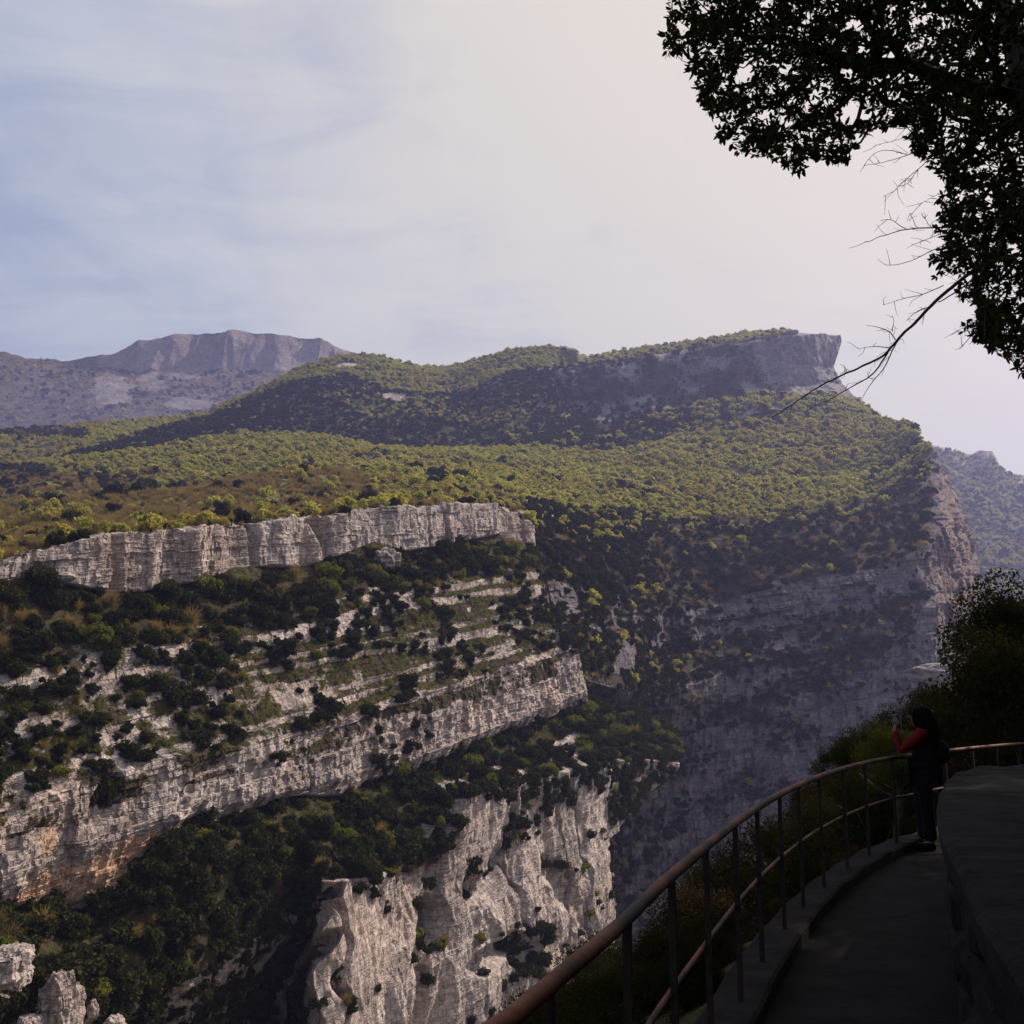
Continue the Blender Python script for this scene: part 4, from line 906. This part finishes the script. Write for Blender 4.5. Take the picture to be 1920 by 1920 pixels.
NT_ = [ # photo column, photo row of the top, distance, radius, kind, shape, label
 (1938, 1040, 23, 2.0, 'd', 0, 'tallest dark bushy tree rising at the right edge beyond the railing'),
 (1893, 1120, 22, 1.25, 'd', 1, 'dark round tree just left of the tallest one at the right edge'),
 (1852, 1195, 23, 1.05, 'd', 2, 'dark tree on the slanting skyline right of the sunlit rock slab'),
 (1805, 1262, 24, .9, 'r', 0, 'small brown tree on the skyline just right of the head of the person'),
 (1750, 1285, 25, .95, 'r', 1, 'reddish brown tree on the skyline above the head of the person'),
 (1700, 1300, 25, .85, 'd', 2, 'dark tree between the reddish brown tree and the dome shaped tree'),
 (1645, 1318, 25, .95, 'd', 2, 'dark dome shaped tree standing against the blue canyon wall'),
 (1597, 1352, 25, .8, 'd', 0, 'dark low tree at the left foot of the dome shaped tree'),
 (1562, 1405, 26, .7, 'd', 1, 'lowest dark bush at the left end of the tree covered skyline'),
 (1925, 1130, 20, 2.0, 'd', 2, 'dark tree in front of the tallest one at the right edge'),
 (1668, 1362, 16, .62, 'y', 1, 'bright yellow green young tree behind the railing beside the person'),
 (1900, 1195, 19, 2.1, 'd', 1, 'broad olive green tree above the far right stretch of railing'),
 (1835, 1280, 20, 1.75, 'd', 2, 'dark bush behind the railing right of the person'),
 (1860, 1330, 18, 1.3, 'r', 0, 'brownish bush just above the railing right of the person'),
 (1915, 1310, 17.5, 1.1, 'd', 0, 'dark bush behind the railing at the right edge'),
 (1775, 1330, 21, 1.5, 'd', 1, 'dark bush directly behind the person'),
 (1720, 1350, 22, 1.5, 'd', 0, 'dark bush between the person and the yellow green young tree'),
 (1622, 1400, 22, 1.5, 'd', 2, 'dark bush below the dome shaped tree'),
 (1578, 1445, 23, 1.3, 'r', 1, 'brown bush below the low dark tree behind the railing posts'),
 (1510, 1475, 27, .95, 'r', 1, 'russet bush peeping over the railing below the canyon wall'),
 (1455, 1505, 29, 1.0, 'r', 2, 'brown bush at the left end of the skyline bushes above the handrail'),
 (1545, 1500, 19, 1.0, 'd', 1, 'dark shrub seen between railing posts left of the yellow green tree'),
 (1640, 1450, 18, .9, 'd', 2, 'dark shrub behind the railing under the yellow green tree'),
 (1400, 1560, 30, 1.4, 'd', 0, 'dark green bush rising behind the middle of the handrail'),
 (1340, 1620, 30, 1.5, 'o', 1, 'olive yellow bush behind the handrail below the canyon mouth'),
 (1265, 1680, 34, 1.7, 'd', 2, 'dark bush touching the lower right end of the pale cliff'),
 (1190, 1730, 36, 1.8, 'd', 0, 'dark bush below the right corner of the pale lower cliff'),
 (1110, 1765, 38, 1.9, 'd', 1, 'dark bush overlapping the foot of the pale lower cliff'),
 (1040, 1815, 40, 1.9, 'd', 2, 'leftmost dark bush of the near slope beside the handrail'),
]
for i, (px_, py_, d_, r_, k_, v_, lab) in enumerate(NT_):
    p = at(px_, py_, d_); near_tree('tree' if r_ > 1.15 or 'tree' in lab.split(' ')[:5] else 'bush', float(p[0]), float(p[1]), float(p[2]), r_ * 1.05, k_, v_, lab, 'tree' if r_ > 1.15 or 'tree' in lab.split(' ')[:5] else 'bush')
# bushes over the near slope below the rail
q = random.Random(5); placed = []
cnt = 0
while cnt < 230:
    y_ = q.uniform(3.5, 46); x_ = q.uniform(-.12 * y_ - 1, .52 * y_)
    P2 = np.array([[x_]]), np.array([[y_]])
    d1, s1 = dist_side(P2[0], P2[1], RL, NR)
    if s1[0, 0] > 0 or d1[0, 0] < .75: continue
    if y_ < 5: continue
    r_ = q.uniform(.35, .6) if d1[0, 0] < 2 else q.uniform(.6, 1.5)
    if any((x_ - a_) ** 2 + (y_ - b_) ** 2 < (.55 * (r_ + c_)) ** 2 for a_, b_, c_ in placed): cnt += .05; continue
    gz = float(hE(*P2)[0, 0]); tX, tY, _ = proj(np.array([x_, y_, gz + 1.2 * r_])); tX = float(tX); tY = float(tY)
    if tX < 1000 or tY < np.interp(tX, [1000, 1060, 1150, 1250, 1320, 1400, 1440, 1500, 1560, 1700], [1850, 1790, 1745, 1685, 1620, 1565, 1505, 1475, 1420, 1300]): cnt += .02; continue
    placed.append((x_, y_, r_)); cnt += 1
    gz = float(hE(*P2)[0, 0]); k_ = q.choice('ddddrrro'); v_ = q.randrange(3)
    o = link(bpy.data.objects.new('slope_bush', NCM[(v_, k_)])); o.location = (x_, y_, gz - .35 * r_); o.scale = (r_, r_, r_ * q.uniform(.8, 1.15)); o.rotation_euler = (0, 0, q.uniform(0, 6.28))
    lab = {'d': 'dark green bush on the steep near slope seen below the handrail', 'r': 'russet bush on the steep near slope seen below the handrail', 'o': 'olive yellow bush on the steep near slope seen below the handrail'}[k_]
    lab += ', left part' if tX < 1200 else (', middle part' if tX < 1420 else ', right part')
    tag(o, lab, 'bush', lab.replace('bush', 'bushes'))
# unseen trees added on the right bank, outside the picture, to shade path and person
for i, (x_, y_, zt, r_) in enumerate([(7.5, 6.5, 8.5, 2.6), (9.5, 3.5, 10, 3), (6.5, 2.0, 7.8, 2.2), (11, 8.5, 12, 3.2), (14.5, 12, 14, 3.2), (13, 5.5, 13, 3), (5.2, -1, 7.5, 2.2), (17, 17.5, 13, 3.4), (12.5, 19.5, 9, 3), (3.6, 1.6, 7.6, 2.7), (3.3, -1.5, 8, 3.0), (5.6, 4.6, 9.6, 2.6), (11, 12, 13, 3.2), (13, 17, 13, 3.2), (10.8, 14.6, 11.5, 2.6), (9.6, 10.6, 12.5, 2.8), (7.6, 7.9, 11.5, 2.4)]):
    near_tree('tree', x_, y_, zt, r_, 'd', i % 3, 'dark tree added out of view on the right bank to shade the path', 'tree', 'added shade trees out of view')

# ------------------------------------------------------------ overhanging tree, upper right
LEAFP = [(1262, -30), (1255, 40), (1244, 92), (1292, 112), (1300, 165), (1350, 235), (1345, 268), (1405, 288), (1440, 292), (1482, 326), (1502, 322), (1530, 290), (1590, 312), (1602, 262), (1650, 240), (1700, 232), (1712, 290), (1757, 328), (1790, 345), (1750, 380),
         (1742, 470), (1752, 535), (1822, 560), (1835, 590), (1803, 612), (1830, 645), (1872, 662), (1912, 705), (2150, 760), (2350, 500), (2350, -250), (1500, -250), (1300, -200)]
TR = np.random.default_rng(77)
tips = []
while len(tips) < 3300:
    px_, py_ = TR.uniform(1240, 2340), TR.uniform(-240, 720)
    if not inpoly(np.array([px_]), np.array([py_]), LEAFP)[0]: continue
    if px_ > 1960 and TR.uniform() < .8: continue
    g_ = vnoise(np.array([px_ / 70.0]), py_ / 70.0, 3.3, 5)[0]
    right = min(max((px_ - 1600) / 220, 0), 1)
    if g_ < -.5 and px_ < 1620: continue
    if py_ > 430 and px_ < 1800 and TR.uniform() < .3: continue
    d_ = TR.uniform(5.0, 6.6) if px_ < 1700 else TR.uniform(4.9, 8.2)
    tips.append(at(px_, py_, d_))
tips = np.array(tips)
base = np.array([4.15, 6.6, 1.2])
nodes = [base + np.array([-.0, 0, 0]), base + np.array([-.12, -.1, 1.5]), base + np.array([-.45, -.25, 2.9]), base + np.array([-.8, -.3, 4.1]), base + np.array([-1.0, -.3, 5.2])]
for (a_, b_) in ((at(1900, 180, 6.3), 3), (at(1700, 120, 6.0), None), (at(1520, 90, 5.8), None), (at(1400, 70, 5.7), None)):
    nodes.append(a_)
# limb nodes: toward the left lobe and down to the right lobe
for a_ in (at(1950, 350, 6.6), at(1880, 430, 6.4), at(1840, 500, 6.0), at(1800, 250, 6.2), at(1620, 180, 6.0)): nodes.append(a_)
nodes = [np.asarray(v, float) for v in nodes]
par = [-1, 0, 1, 2, 3, 3, 5, 6, 7, 2, 9, 10, 5, 6]
N0 = len(nodes)
order = np.argsort(np.linalg.norm(tips - nodes[3], axis=1))
NP = np.array(nodes); plen = np.zeros(N0 + len(tips)); allp = np.zeros((N0 + len(tips), 3)); allp[:N0] = NP; parent = list(par)
for i in range(1, N0): plen[i] = plen[parent[i]] + np.linalg.norm(allp[i] - allp[parent[i]])
m_ = N0
for k in order:
    d_ = np.linalg.norm(allp[:m_] - tips[k], axis=1); c_ = d_ + .22 * plen[:m_]; c_[:3] += 5
    j = int(np.argmin(c_)); parent.append(j); allp[m_] = tips[k]; plen[m_] = plen[j] + d_[j]; m_ += 1
wgt = np.ones(m_)
for i in range(m_ - 1, 0, -1):
    wgt[parent[i]] += wgt[i]
tree = empty('overhanging_tree', (float(base[0]), float(base[1]), float(hE(np.array([[base[0]]]), np.array([[base[1]]]))[0, 0])), label='large dark leafy tree overhanging the top right corner, with bare lower branches', cat='tree')
tb = MB()
for i in range(1, m_):
    j = parent[i]; a_, b_ = allp[j], allp[i]
    ra = .0016 * wgt[i] ** .5 + .0012; mid = (a_ + b_) / 2 + TR.normal(0, .06, 3) * np.linalg.norm(b_ - a_) + np.array([0, 0, -.03])
    rb = .0016 * (wgt[i] * .8) ** .5 + .0010
    if i < 5: continue
    tb.tube([a_, mid, b_], [ra, (ra + rb) / 2, rb], 6 if wgt[i] > 60 else 4, False)
local(tb.build('branches', M_BARK, tree), tree)
tk = MB(); gb = tree.location.z
tk.tube([(base[0] + .05, base[1], gb - .4), base, nodes[1], nodes[2], nodes[3], nodes[4]], [.2, .15, .13, .11, .09, .05], 10); local(tk.build('trunk', M_BARK, tree), tree)
# leaves: pointed, folded, in small sprays at every twig end
LV = []; LF = []
tl = 0
cnt_ = TR.integers(8, 14, len(tips))
par_of = {int(i): parent[i] for i in range(N0, m_)}
for i in range(N0, m_):
    p = allp[i]; pa = allp[parent[i]]; dr = p - pa; L = np.linalg.norm(dr) + 1e-6; dr = dr / L
    px_, _, _ = proj(p[None]); nlf = 12 if px_[0] < 1700 else 16
    for k in range(nlf):
        t = 1 - TR.uniform(0, 1) ** 1.5 * min(.26 / L, .9) if k > 2 else 1
        o_ = pa + dr * L * t
        d = dr * TR.uniform(.1, .9) + TR.normal(0, .62, 3) + np.array([0, 0, -.12]); d /= np.linalg.norm(d)
        u = np.cross(d, TR.normal(size=3)); u /= np.linalg.norm(u); nn_ = np.cross(d, u)
        l = TR.uniform(.030, .055); wd = l * TR.uniform(.19, .27); st_ = o_ + d * .008
        a0 = st_; a1 = st_ + d * l * .33 + u * wd + nn_ * wd * .3; a2 = st_ + d * l * .72 + u * wd * .72 + nn_ * wd * .2; a3 = st_ + d * l; a4 = st_ + d * l * .72 - u * wd * .72 + nn_ * wd * .2; a5 = st_ + d * l * .33 - u * wd + nn_ * wd * .3
        LV += [a0, a1, a2, a3, a4, a5]; LF += [(tl, tl + 1, tl + 2, tl + 3), (tl, tl + 3, tl + 4, tl + 5)]; tl += 6
L_TREE = leaf_mat('overhang_leaf', (.018, .022, .008), (.035, .04, .012), .06)
o = link(bpy.data.objects.new('crown', mesh_np('crown', LV, LF, False, L_TREE)), tree); local(o, tree)
# bare branches
def px3(pts, d0, d1): return np.array([at(a_, b_, d0 + (d1 - d0) * i / max(1, len(pts) - 1)) for i, (a_, b_) in enumerate(pts)])
bare = [([(1850, 490), (1790, 532), (1750, 570), (1715, 605), (1680, 640), (1658, 668), (1620, 686), (1572, 706), (1530, 728), (1490, 756), (1452, 779)], .013, .0018),
 ([(1846, 500), (1800, 545), (1760, 566)], .006, .003), ([(1664, 662), (1642, 698), (1602, 724), (1560, 746), (1508, 772)], .005, .0012), ([(1682, 640), (1658, 690), (1632, 722), (1614, 748)], .004, .001),
 ([(1680, 640), (1672, 622), (1650, 614), (1625, 610)], .0035, .001), ([(1672, 622), (1676, 606), (1674, 592)], .002, .001), ([(1668, 652), (1640, 648), (1610, 655)], .003, .001), ([(1768, 536), (1730, 552), (1695, 560), (1656, 571)], .003, .001),
 ([(1745, 575), (1722, 580), (1700, 602)], .003, .001), ([(1590, 700), (1585, 688), (1577, 684)], .002, .001),
 ([(1830, 420), (1770, 426), (1698, 429), (1660, 440), (1633, 451), (1592, 466)], .005, .001), ([(1698, 429), (1684, 420), (1671, 411), (1652, 413)], .0025, .001), ([(1720, 428), (1712, 412), (1706, 400)], .002, .001), ([(1745, 426), (1735, 410), (1728, 402)], .002, .001),
 ([(1770, 460), (1733, 476), (1700, 494), (1662, 499), (1646, 486)], .003, .001), ([(1760, 440), (1720, 455), (1700, 466)], .002, .001),
 ([(1760, 262), (1721, 283), (1687, 297), (1655, 304), (1621, 311)], .003, .001), ([(1770, 270), (1746, 293), (1717, 322), (1687, 347), (1672, 362), (1654, 369)], .003, .001), ([(1700, 290), (1670, 280), (1640, 284), (1612, 322)], .002, .001), ([(1720, 320), (1704, 342), (1690, 352)], .002, .001),
 ([(1730, 230), (1690, 244), (1662, 232), (1655, 215)], .003, .001), ([(1715, 240), (1690, 262), (1640, 272)], .002, .001),
 ([(1845, 590), (1832, 612), (1820, 634), (1798, 655)], .004, .001), ([(1835, 600), (1810, 612), (1785, 628)], .0025, .001), ([(1790, 350), (1762, 362), (1722, 385)], .002, .0008)]
for pts, r0, r1 in bare:
    bb = MB(); P3 = px3(pts, 5.9, 5.5); P3 = np.concatenate([smooth_curve(P3, .03), P3[-1:]])
    P3 = P3 + .004 * np.stack([fbm(np.arange(len(P3)) * .6, s_, 0, 2, 640) for s_ in (1.0, 4.0, 9.0)], 1)
    bb.tube(P3, np.linspace(r0, r1, len(P3)), 6)
    for k in range(int(len(P3) / 4)):
        i = TR.integers(2, len(P3)); dr = P3[min(i, len(P3) - 1)] - P3[i - 2]; dr = dr / (np.linalg.norm(dr) + 1e-9)
        d = dr * .7 + TR.normal(0, .6, 3); d /= np.linalg.norm(d); l = TR.uniform(.015, .13) * (1 if r0 > .0025 else .8)
        e = P3[i - 1] + d * l; bb.tube([P3[i - 1], P3[i - 1] + d * l * .5 + TR.normal(0, .006, 3), e], [.0016, .0012, .0008], 4)
    local(bb.build('bare_branch', M_BARK, tree), tree)

# ------------------------------------------------------------ person with a camera at the railing
M_SKIN = plain('skin', (.15, .085, .06), (.19, .11, .08), 8, .6, .3, .1)
M_RED = plain('red_knit', (.11, .009, .010), (.15, .013, .013), 40, .95, .1, .5)
M_DARK = plain('dark_cloth', (.005, .005, .006), (.010, .0095, .012), 30, .95, .1, .4)
M_HAIR = plain('dark_hair', (.005, .004, .0035), (.010, .007, .006), 50, .95, .05, .5)
M_CAM = plain('camera_body', (.012, .012, .013), (.02, .02, .02), 20, .45, .5, .1)
def skin_mesh(name, verts, edges, radii, mat, parent, sub=2, root=0, extra=None):
    me = bpy.data.meshes.new(name); me.from_pydata(verts, edges, []); o = bpy.data.objects.new(name, me); COL.objects.link(o)
    sk = o.modifiers.new('skin', 'SKIN'); sk.use_smooth_shade = True
    for i, r_ in enumerate(radii):
        me.skin_vertices[0].data[i].radius = (r_, r_) if isinstance(r_, float) else r_
        me.skin_vertices[0].data[i].use_root = (i == root)
    ss = o.modifiers.new('sub', 'SUBSURF'); ss.levels = sub; ss.render_levels = sub
    dg = bpy.context.evaluated_depsgraph_get(); ev = o.evaluated_get(dg); m2 = bpy.data.meshes.new_from_object(ev)
    bpy.data.objects.remove(o); m2.materials.clear(); m2.materials.append(mat)
    m2.polygons.foreach_set('use_smooth', [True] * len(m2.polygons)); m2.name = name
    return m2
def chain(pts, radii, mat, sub=1): return skin_mesh('limb', [tuple(p) for p in pts], [(i, i + 1) for i in range(len(pts) - 1)], [float(r_) for r_ in radii], mat, None, sub)
def merge(name, meshes, mat, parent):
    bm = bmesh.new()
    for m2 in meshes: bm.from_mesh(m2)
    me = bpy.data.meshes.new(name); bm.to_mesh(me); bm.free(); me.materials.append(mat); me.polygons.foreach_set('use_smooth', [True] * len(me.polygons)); me.polygons.foreach_set('material_index', [0] * len(me.polygons))
    return link(bpy.data.objects.new(name, me), parent)
pp = on_z([1738], [1592], 0.0)[0]
person = empty('person', (float(pp[0]), float(pp[1]), 0.0), R(-18), label='person with long dark hair in a red top holding a camera up at the railing', cat='person')
# she faces local -X
J = dict(pel=(0, 0, .86), sp=(.01, 0, 1.0), ch=(.02, 0, 1.17), nb=(.015, 0, 1.29), nk=(-.005, 0, 1.35), hd=(-.03, 0, 1.43), tp=(-.02, 0, 1.52),
         hl=(0, .085, .82), hr=(0, -.085, .82), kl=(-.03, .09, .46), kr=(.02, -.09, .46), al=(.0, .095, .08), ar=(.05, -.10, .08), tl=(-.16, .11, .035), tr=(-.11, -.12, .035),
         sl=(.02, .16, 1.26), sr=(.02, -.16, 1.26), el=(-.20, .17, 1.05), er=(-.22, -.16, 1.06), wl=(-.27, .075, 1.27), wr=(-.26, -.085, 1.29), pl=(-.255, .06, 1.345), pr=(-.245, -.07, 1.36))
E = [('pel', 'sp'), ('sp', 'ch'), ('ch', 'nb'), ('nb', 'nk'), ('nk', 'hd'), ('hd', 'tp'), ('pel', 'hl'), ('pel', 'hr'), ('hl', 'kl'), ('hr', 'kr'), ('kl', 'al'), ('kr', 'ar'), ('al', 'tl'), ('ar', 'tr'),
     ('nb', 'sl'), ('nb', 'sr'), ('sl', 'el'), ('sr', 'er'), ('el', 'wl'), ('er', 'wr'), ('wl', 'pl'), ('wr', 'pr')]
RAD = dict(pel=(.12, .105), sp=(.105, .095), ch=(.125, .10), nb=(.08, .07), nk=.052, hd=.088, tp=.062, hl=.088, hr=.088, kl=.055, kr=.055, al=.036, ar=.036, tl=.03, tr=.03, sl=.052, sr=.052, el=.037, er=.037, wl=.024, wr=.024, pl=(.018, .032), pr=(.018, .032))
kk = list(J); body = skin_mesh('body', [J[k] for k in kk], [(kk.index(a_), kk.index(b_)) for a_, b_ in E], [RAD[k] for k in kk], M_SKIN, None)
bits = [body]
for s_, pk, cy in ((1, 'pl', .035), (-1, 'pr', -.045)):
    P0 = np.array(J[pk])
    for k in range(4):      # four fingers curl over the camera, longest in the middle
        ln = (.85, 1, .95, .75)[k]; b0 = P0 + np.array([-.018 + .014 * k, 0, .012 + .003 * k])
        bits.append(chain([b0 - np.array([0, 0, .02]), b0 + np.array([-.006, -s_ * .004, .03 * ln]), b0 + np.array([-.008, -s_ * .018, .05 * ln]), b0 + np.array([-.006, -s_ * .034, .055 * ln])], [.010, .009, .008, .007], M_SKIN))
    bits.append(chain([P0 + np.array([.012, 0, -.015]), P0 + np.array([.034, -s_ * .008, .012]), P0 + np.array([.036, -s_ * .02, .035])], [.011, .010, .008], M_SKIN))
# face: nose, brow, chin, ears
bits.append(chain([(-.105, 0, 1.455), (-.128, 0, 1.425), (-.112, 0, 1.415)], [.010, .013, .010], M_SKIN)); bits.append(chain([(-.075, 0, 1.365), (-.098, 0, 1.368)], [.03, .02], M_SKIN)); bits.append(chain([(-.104, -.02, 1.392), (-.108, 0, 1.392), (-.104, .02, 1.392)], [.007, .008, .007], M_SKIN))
for s_ in (1, -1): bits.append(chain([(-.02, s_ * .085, 1.40), (-.015, s_ * .092, 1.43), (-.02, s_ * .088, 1.45)], [.008, .012, .009], M_SKIN)); bits.append(chain([(-.098, s_ * .034, 1.438), (-.103, s_ * .034, 1.438)], [.011, .008], M_SKIN))
merge('body', bits, M_SKIN, person)
def sub_skin(name, keys, edges, grow, mat, over={}):
    ks = list(keys); rad = []
    for k in ks:
        r_ = over.get(k, RAD[k]); rad.append(tuple(v + grow for v in r_) if isinstance(r_, tuple) else float(r_ + grow))
    return skin_mesh(name, [J[k] for k in ks], [(ks.index(a_), ks.index(b_)) for a_, b_ in edges], rad, mat, None)
J['cl'] = (0.0, .095, .10); J['cr'] = (.05, -.10, .10); RAD['cl'] = RAD['cr'] = .05
J['hem'] = (0, 0, .80); RAD['hem'] = (.125, .135)
merge('red_top', [sub_skin('t', ['pel', 'sp', 'ch', 'nb', 'sl', 'sr', 'el', 'er', 'wl', 'wr'], [('pel', 'sp'), ('sp', 'ch'), ('ch', 'nb'), ('nb', 'sl'), ('nb', 'sr'), ('sl', 'el'), ('sr', 'er'), ('el', 'wl'), ('er', 'wr')], .017, M_RED)], M_RED, person)
merge('trousers', [sub_skin('t', ['hem', 'hl', 'hr', 'kl', 'kr', 'al', 'ar'], [('hem', 'hl'), ('hem', 'hr'), ('hl', 'kl'), ('hr', 'kr'), ('kl', 'al'), ('kr', 'ar')], .022, M_DARK, {'al': .055, 'ar': .055})], M_DARK, person)
shoes = [chain([(x_ + .05, y_, .045), (x_ - .06, y_ * 1.05, .045), (x_ - .18, y_ * 1.14, .038)], [.052, .05, .045], M_DARK) for x_, y_ in ((0, .095), (.05, -.10))]
merge('shoes', shoes, M_DARK, person)
merge('dark_jacket', [skin_mesh('j', [(.05, 0, .66), (.055, 0, .80), (.06, 0, 1.0), (.065, 0, 1.18), (.045, 0, 1.30), (.04, .15, 1.27), (.04, -.15, 1.27)], [(0, 1), (1, 2), (2, 3), (3, 4), (4, 5), (4, 6)], [(.18, .205), (.17, .19), (.155, .175), (.145, .165), (.09, .09), (.068, .068), (.068, .068)], M_DARK, None),
                      chain([(.19, 0, .92), (.215, 0, 1.05), (.20, 0, 1.2)], [.10, .115, .09], M_DARK, 2)], M_DARK, person)
hb = [skin_mesh('h', [(-.035, 0, 1.515), (.01, 0, 1.485), (.05, 0, 1.44), (.085, 0, 1.34), (.11, 0, 1.22), (.12, 0, 1.12)], [(0, 1), (1, 2), (2, 3), (3, 4), (4, 5)], [(.082, .085), (.112, .112), (.135, .135), (.135, .135), (.11, .12), (.05, .06)], M_HAIR, None)]
hb.append(chain([(-.09, .02, 1.50), (-.06, .09, 1.475), (-.02, .115, 1.40), (.01, .11, 1.28)], [.022, .035, .038, .02], M_HAIR)); hb.append(chain([(-.09, -.02, 1.50), (-.06, -.09, 1.475), (-.02, -.115, 1.40), (.01, -.11, 1.28)], [.022, .035, .038, .02], M_HAIR))
hq = random.Random(4)
for k in range(90):
    a_ = hq.uniform(-2.2, 2.2); r_ = .12 + hq.uniform(-.01, .025); z_ = 1.50 + hq.uniform(-.08, .04); cx, cy_ = .02 + r_ * math.cos(a_), r_ * math.sin(a_)
    hb.append(chain([(cx * .8, cy_ * .8, z_), (cx * 1.15 + hq.uniform(-.01, .01), cy_ * 1.15, z_ - .12), (cx * 1.2 + .03 + hq.uniform(-.015, .02), cy_ * 1.2 + hq.uniform(-.02, .02), z_ - .24 - hq.uniform(0, .12))], [.012, .014, .005], M_HAIR, 1))
merge('hair', hb, M_HAIR, person)
# the camera she holds: a thing of its own
cw = Matrix.Translation(person.location) @ Matrix.Rotation(R(-18), 4, 'Z') @ Matrix.Translation((-.205, -.005, 1.435))
hc = empty('photo_camera', cw.to_translation(), R(-18), label='small black camera held up to the face of the person at the railing', cat='camera')
b_ = MB(); b_.box((0, 0, 0), (.045, .125, .078)); b_.box((.0, 0, .046), (.036, .05, .018)); b_.build('camera_body', M_CAM, hc, False)
b_ = MB(); b_.tube([(-.02, 0, -.003), (-.06, 0, -.003), (-.062, 0, -.003), (-.085, 0, -.003)], [.033, .033, .029, .029], 20); b_.build('lens', M_CAM, hc)
M_STRAP = plain('pale_strap', (.12, .13, .17), (.2, .2, .26), 20, .8, .2, .2)
b_ = MB(); b_.tube([(.01, -.064, .03), (.012, -.068, -.05), (.014, -.062, -.13), (.05, -.05, -.17)], [.004, .005, .005, .004], 5); b_.build('strap', M_STRAP, hc)

# ------------------------------------------------------------ boulders and crags standing out of the slopes
def boulder(px_, py_, d_, size, label, mat, sq=(1, 1, 1), seed=0, name='boulder'):
    p = at(px_, py_, d_); bm = bmesh.new(); bmesh.ops.create_icosphere(bm, subdivisions=6, radius=1.0)
    V = np.array([v.co[:] for v in bm.verts]); nn_ = V / np.linalg.norm(V, axis=1)[:, None]
    cell = h3(np.floor(V[:, 0] * 1.7 + seed).astype(int), np.floor(V[:, 1] * 1.7).astype(int), np.floor(V[:, 2] * 2.2).astype(int), seed)
    r_ = 1 + .42 * fbm(V[:, 0] * 1.3 + seed, V[:, 1] * 1.3, V[:, 2] * 1.3, 3, 700 + seed) + .22 * ridged(V[:, 0] * 2.2, V[:, 1] * 2.2 + seed, V[:, 2] * 1.5, 3, 710) + .16 * (cell - .5) + .05 * fbm(V[:, 0] * 7, V[:, 1] * 7, V[:, 2] * 7, 3, 720)
    mx = np.abs(nn_).max(1); V = nn_ * (r_ / mx ** .2)[:, None] * np.array(sq) * size
    for v, c_ in zip(bm.verts, V): v.co = c_
    me = bpy.data.meshes.new(name); bm.to_mesh(me); bm.free(); me.materials.append(mat)
    me.attributes.new('veg', 'FLOAT', 'POINT'); me.attributes.new('stain', 'FLOAT', 'POINT')
    o = link(bpy.data.objects.new(name, me)); o.location = p; o.rotation_euler = (0, 0, seed * .7); tag(o, label, 'rock'); return o
def dplane(px_, py_, sb):
    P = place_plane(np.array([float(px_)]), np.array([float(py_)]), {'sb': sb})[0]; return float(P[1])
boulder(722, 1048, dplane(722, 1048, 14.5), 2.7, 'large pale boulder leaning against the foot of the top cliff', M_ROCK, (1.3, 1.2, .85), 3)
boulder(122, 1082, dplane(122, 1082, 13.5), 1.25, 'small pale block among the shrubs under the left end of the top cliff', M_ROCK, (1.2, 1, .55), 5)
boulder(1486, 625, 1050, 5.2, 'dark knob of rock on top of the overhanging prow', M_ROCKMID, (1, 1, .6), 8)
boulder(882, 1190, dplane(882, 1190, 7), .8, 'flat pale rock lying on the grassy ledge', M_ROCK, (1.6, 1, .4), 9)
boulder(15, 1812, dplane(15, 1812, -16), 2.4, 'pale rounded crag at the left edge of the photo', M_ROCK, (1.4, 1.1, .95), 11, 'crag')
boulder(112, 1890, dplane(112, 1890, -17), 2.2, 'jagged pale crag rising from dark bushes in the lower left corner', M_ROCK, (.95, 1, 1.7), 13, 'crag')
boulder(175, 1895, dplane(175, 1895, -17), 1.0, 'thin pale rock spike right of the jagged crag', M_ROCK, (.6, .7, 1.2), 14, 'crag')
boulder(215, 1925, dplane(215, 1925, -17), 1.4, 'low pale crag right of the thin rock spike', M_ROCK, (.9, .8, .9), 15, 'crag')
boulder(52, 1925, dplane(52, 1925, -17), 1.7, 'low pale crag left of the jagged crag at the bottom edge', M_ROCK, (1, .8, .7), 16, 'crag')
boulder(1752, 1262, 392, 6.5, 'bright sunlit slab at the foot of the shaded canyon wall', M_ROCKMID, (1.5, .8, .4), 18, 'rock_slab')

# ------------------------------------------------------------ haze
def haze_box():
    m, t = new_mat('haze_air')
    v = t.add('ShaderNodeVolumePrincipled', ins={'Color': (.46, .50, 1.0, 1), 'Density': 1.7e-4, 'Anisotropy': .5})
    t.add('ShaderNodeOutputMaterial', ins={1: v.outputs[0]})
    b = MB(); b.box((0, 1500, 225), (5200, 8400, 972)); o = b.build('haze', m, None, False); tag(o, kind='stuff'); o['label'] = 'thin blue haze filling the canyon and hills'
    return o
haze_box()
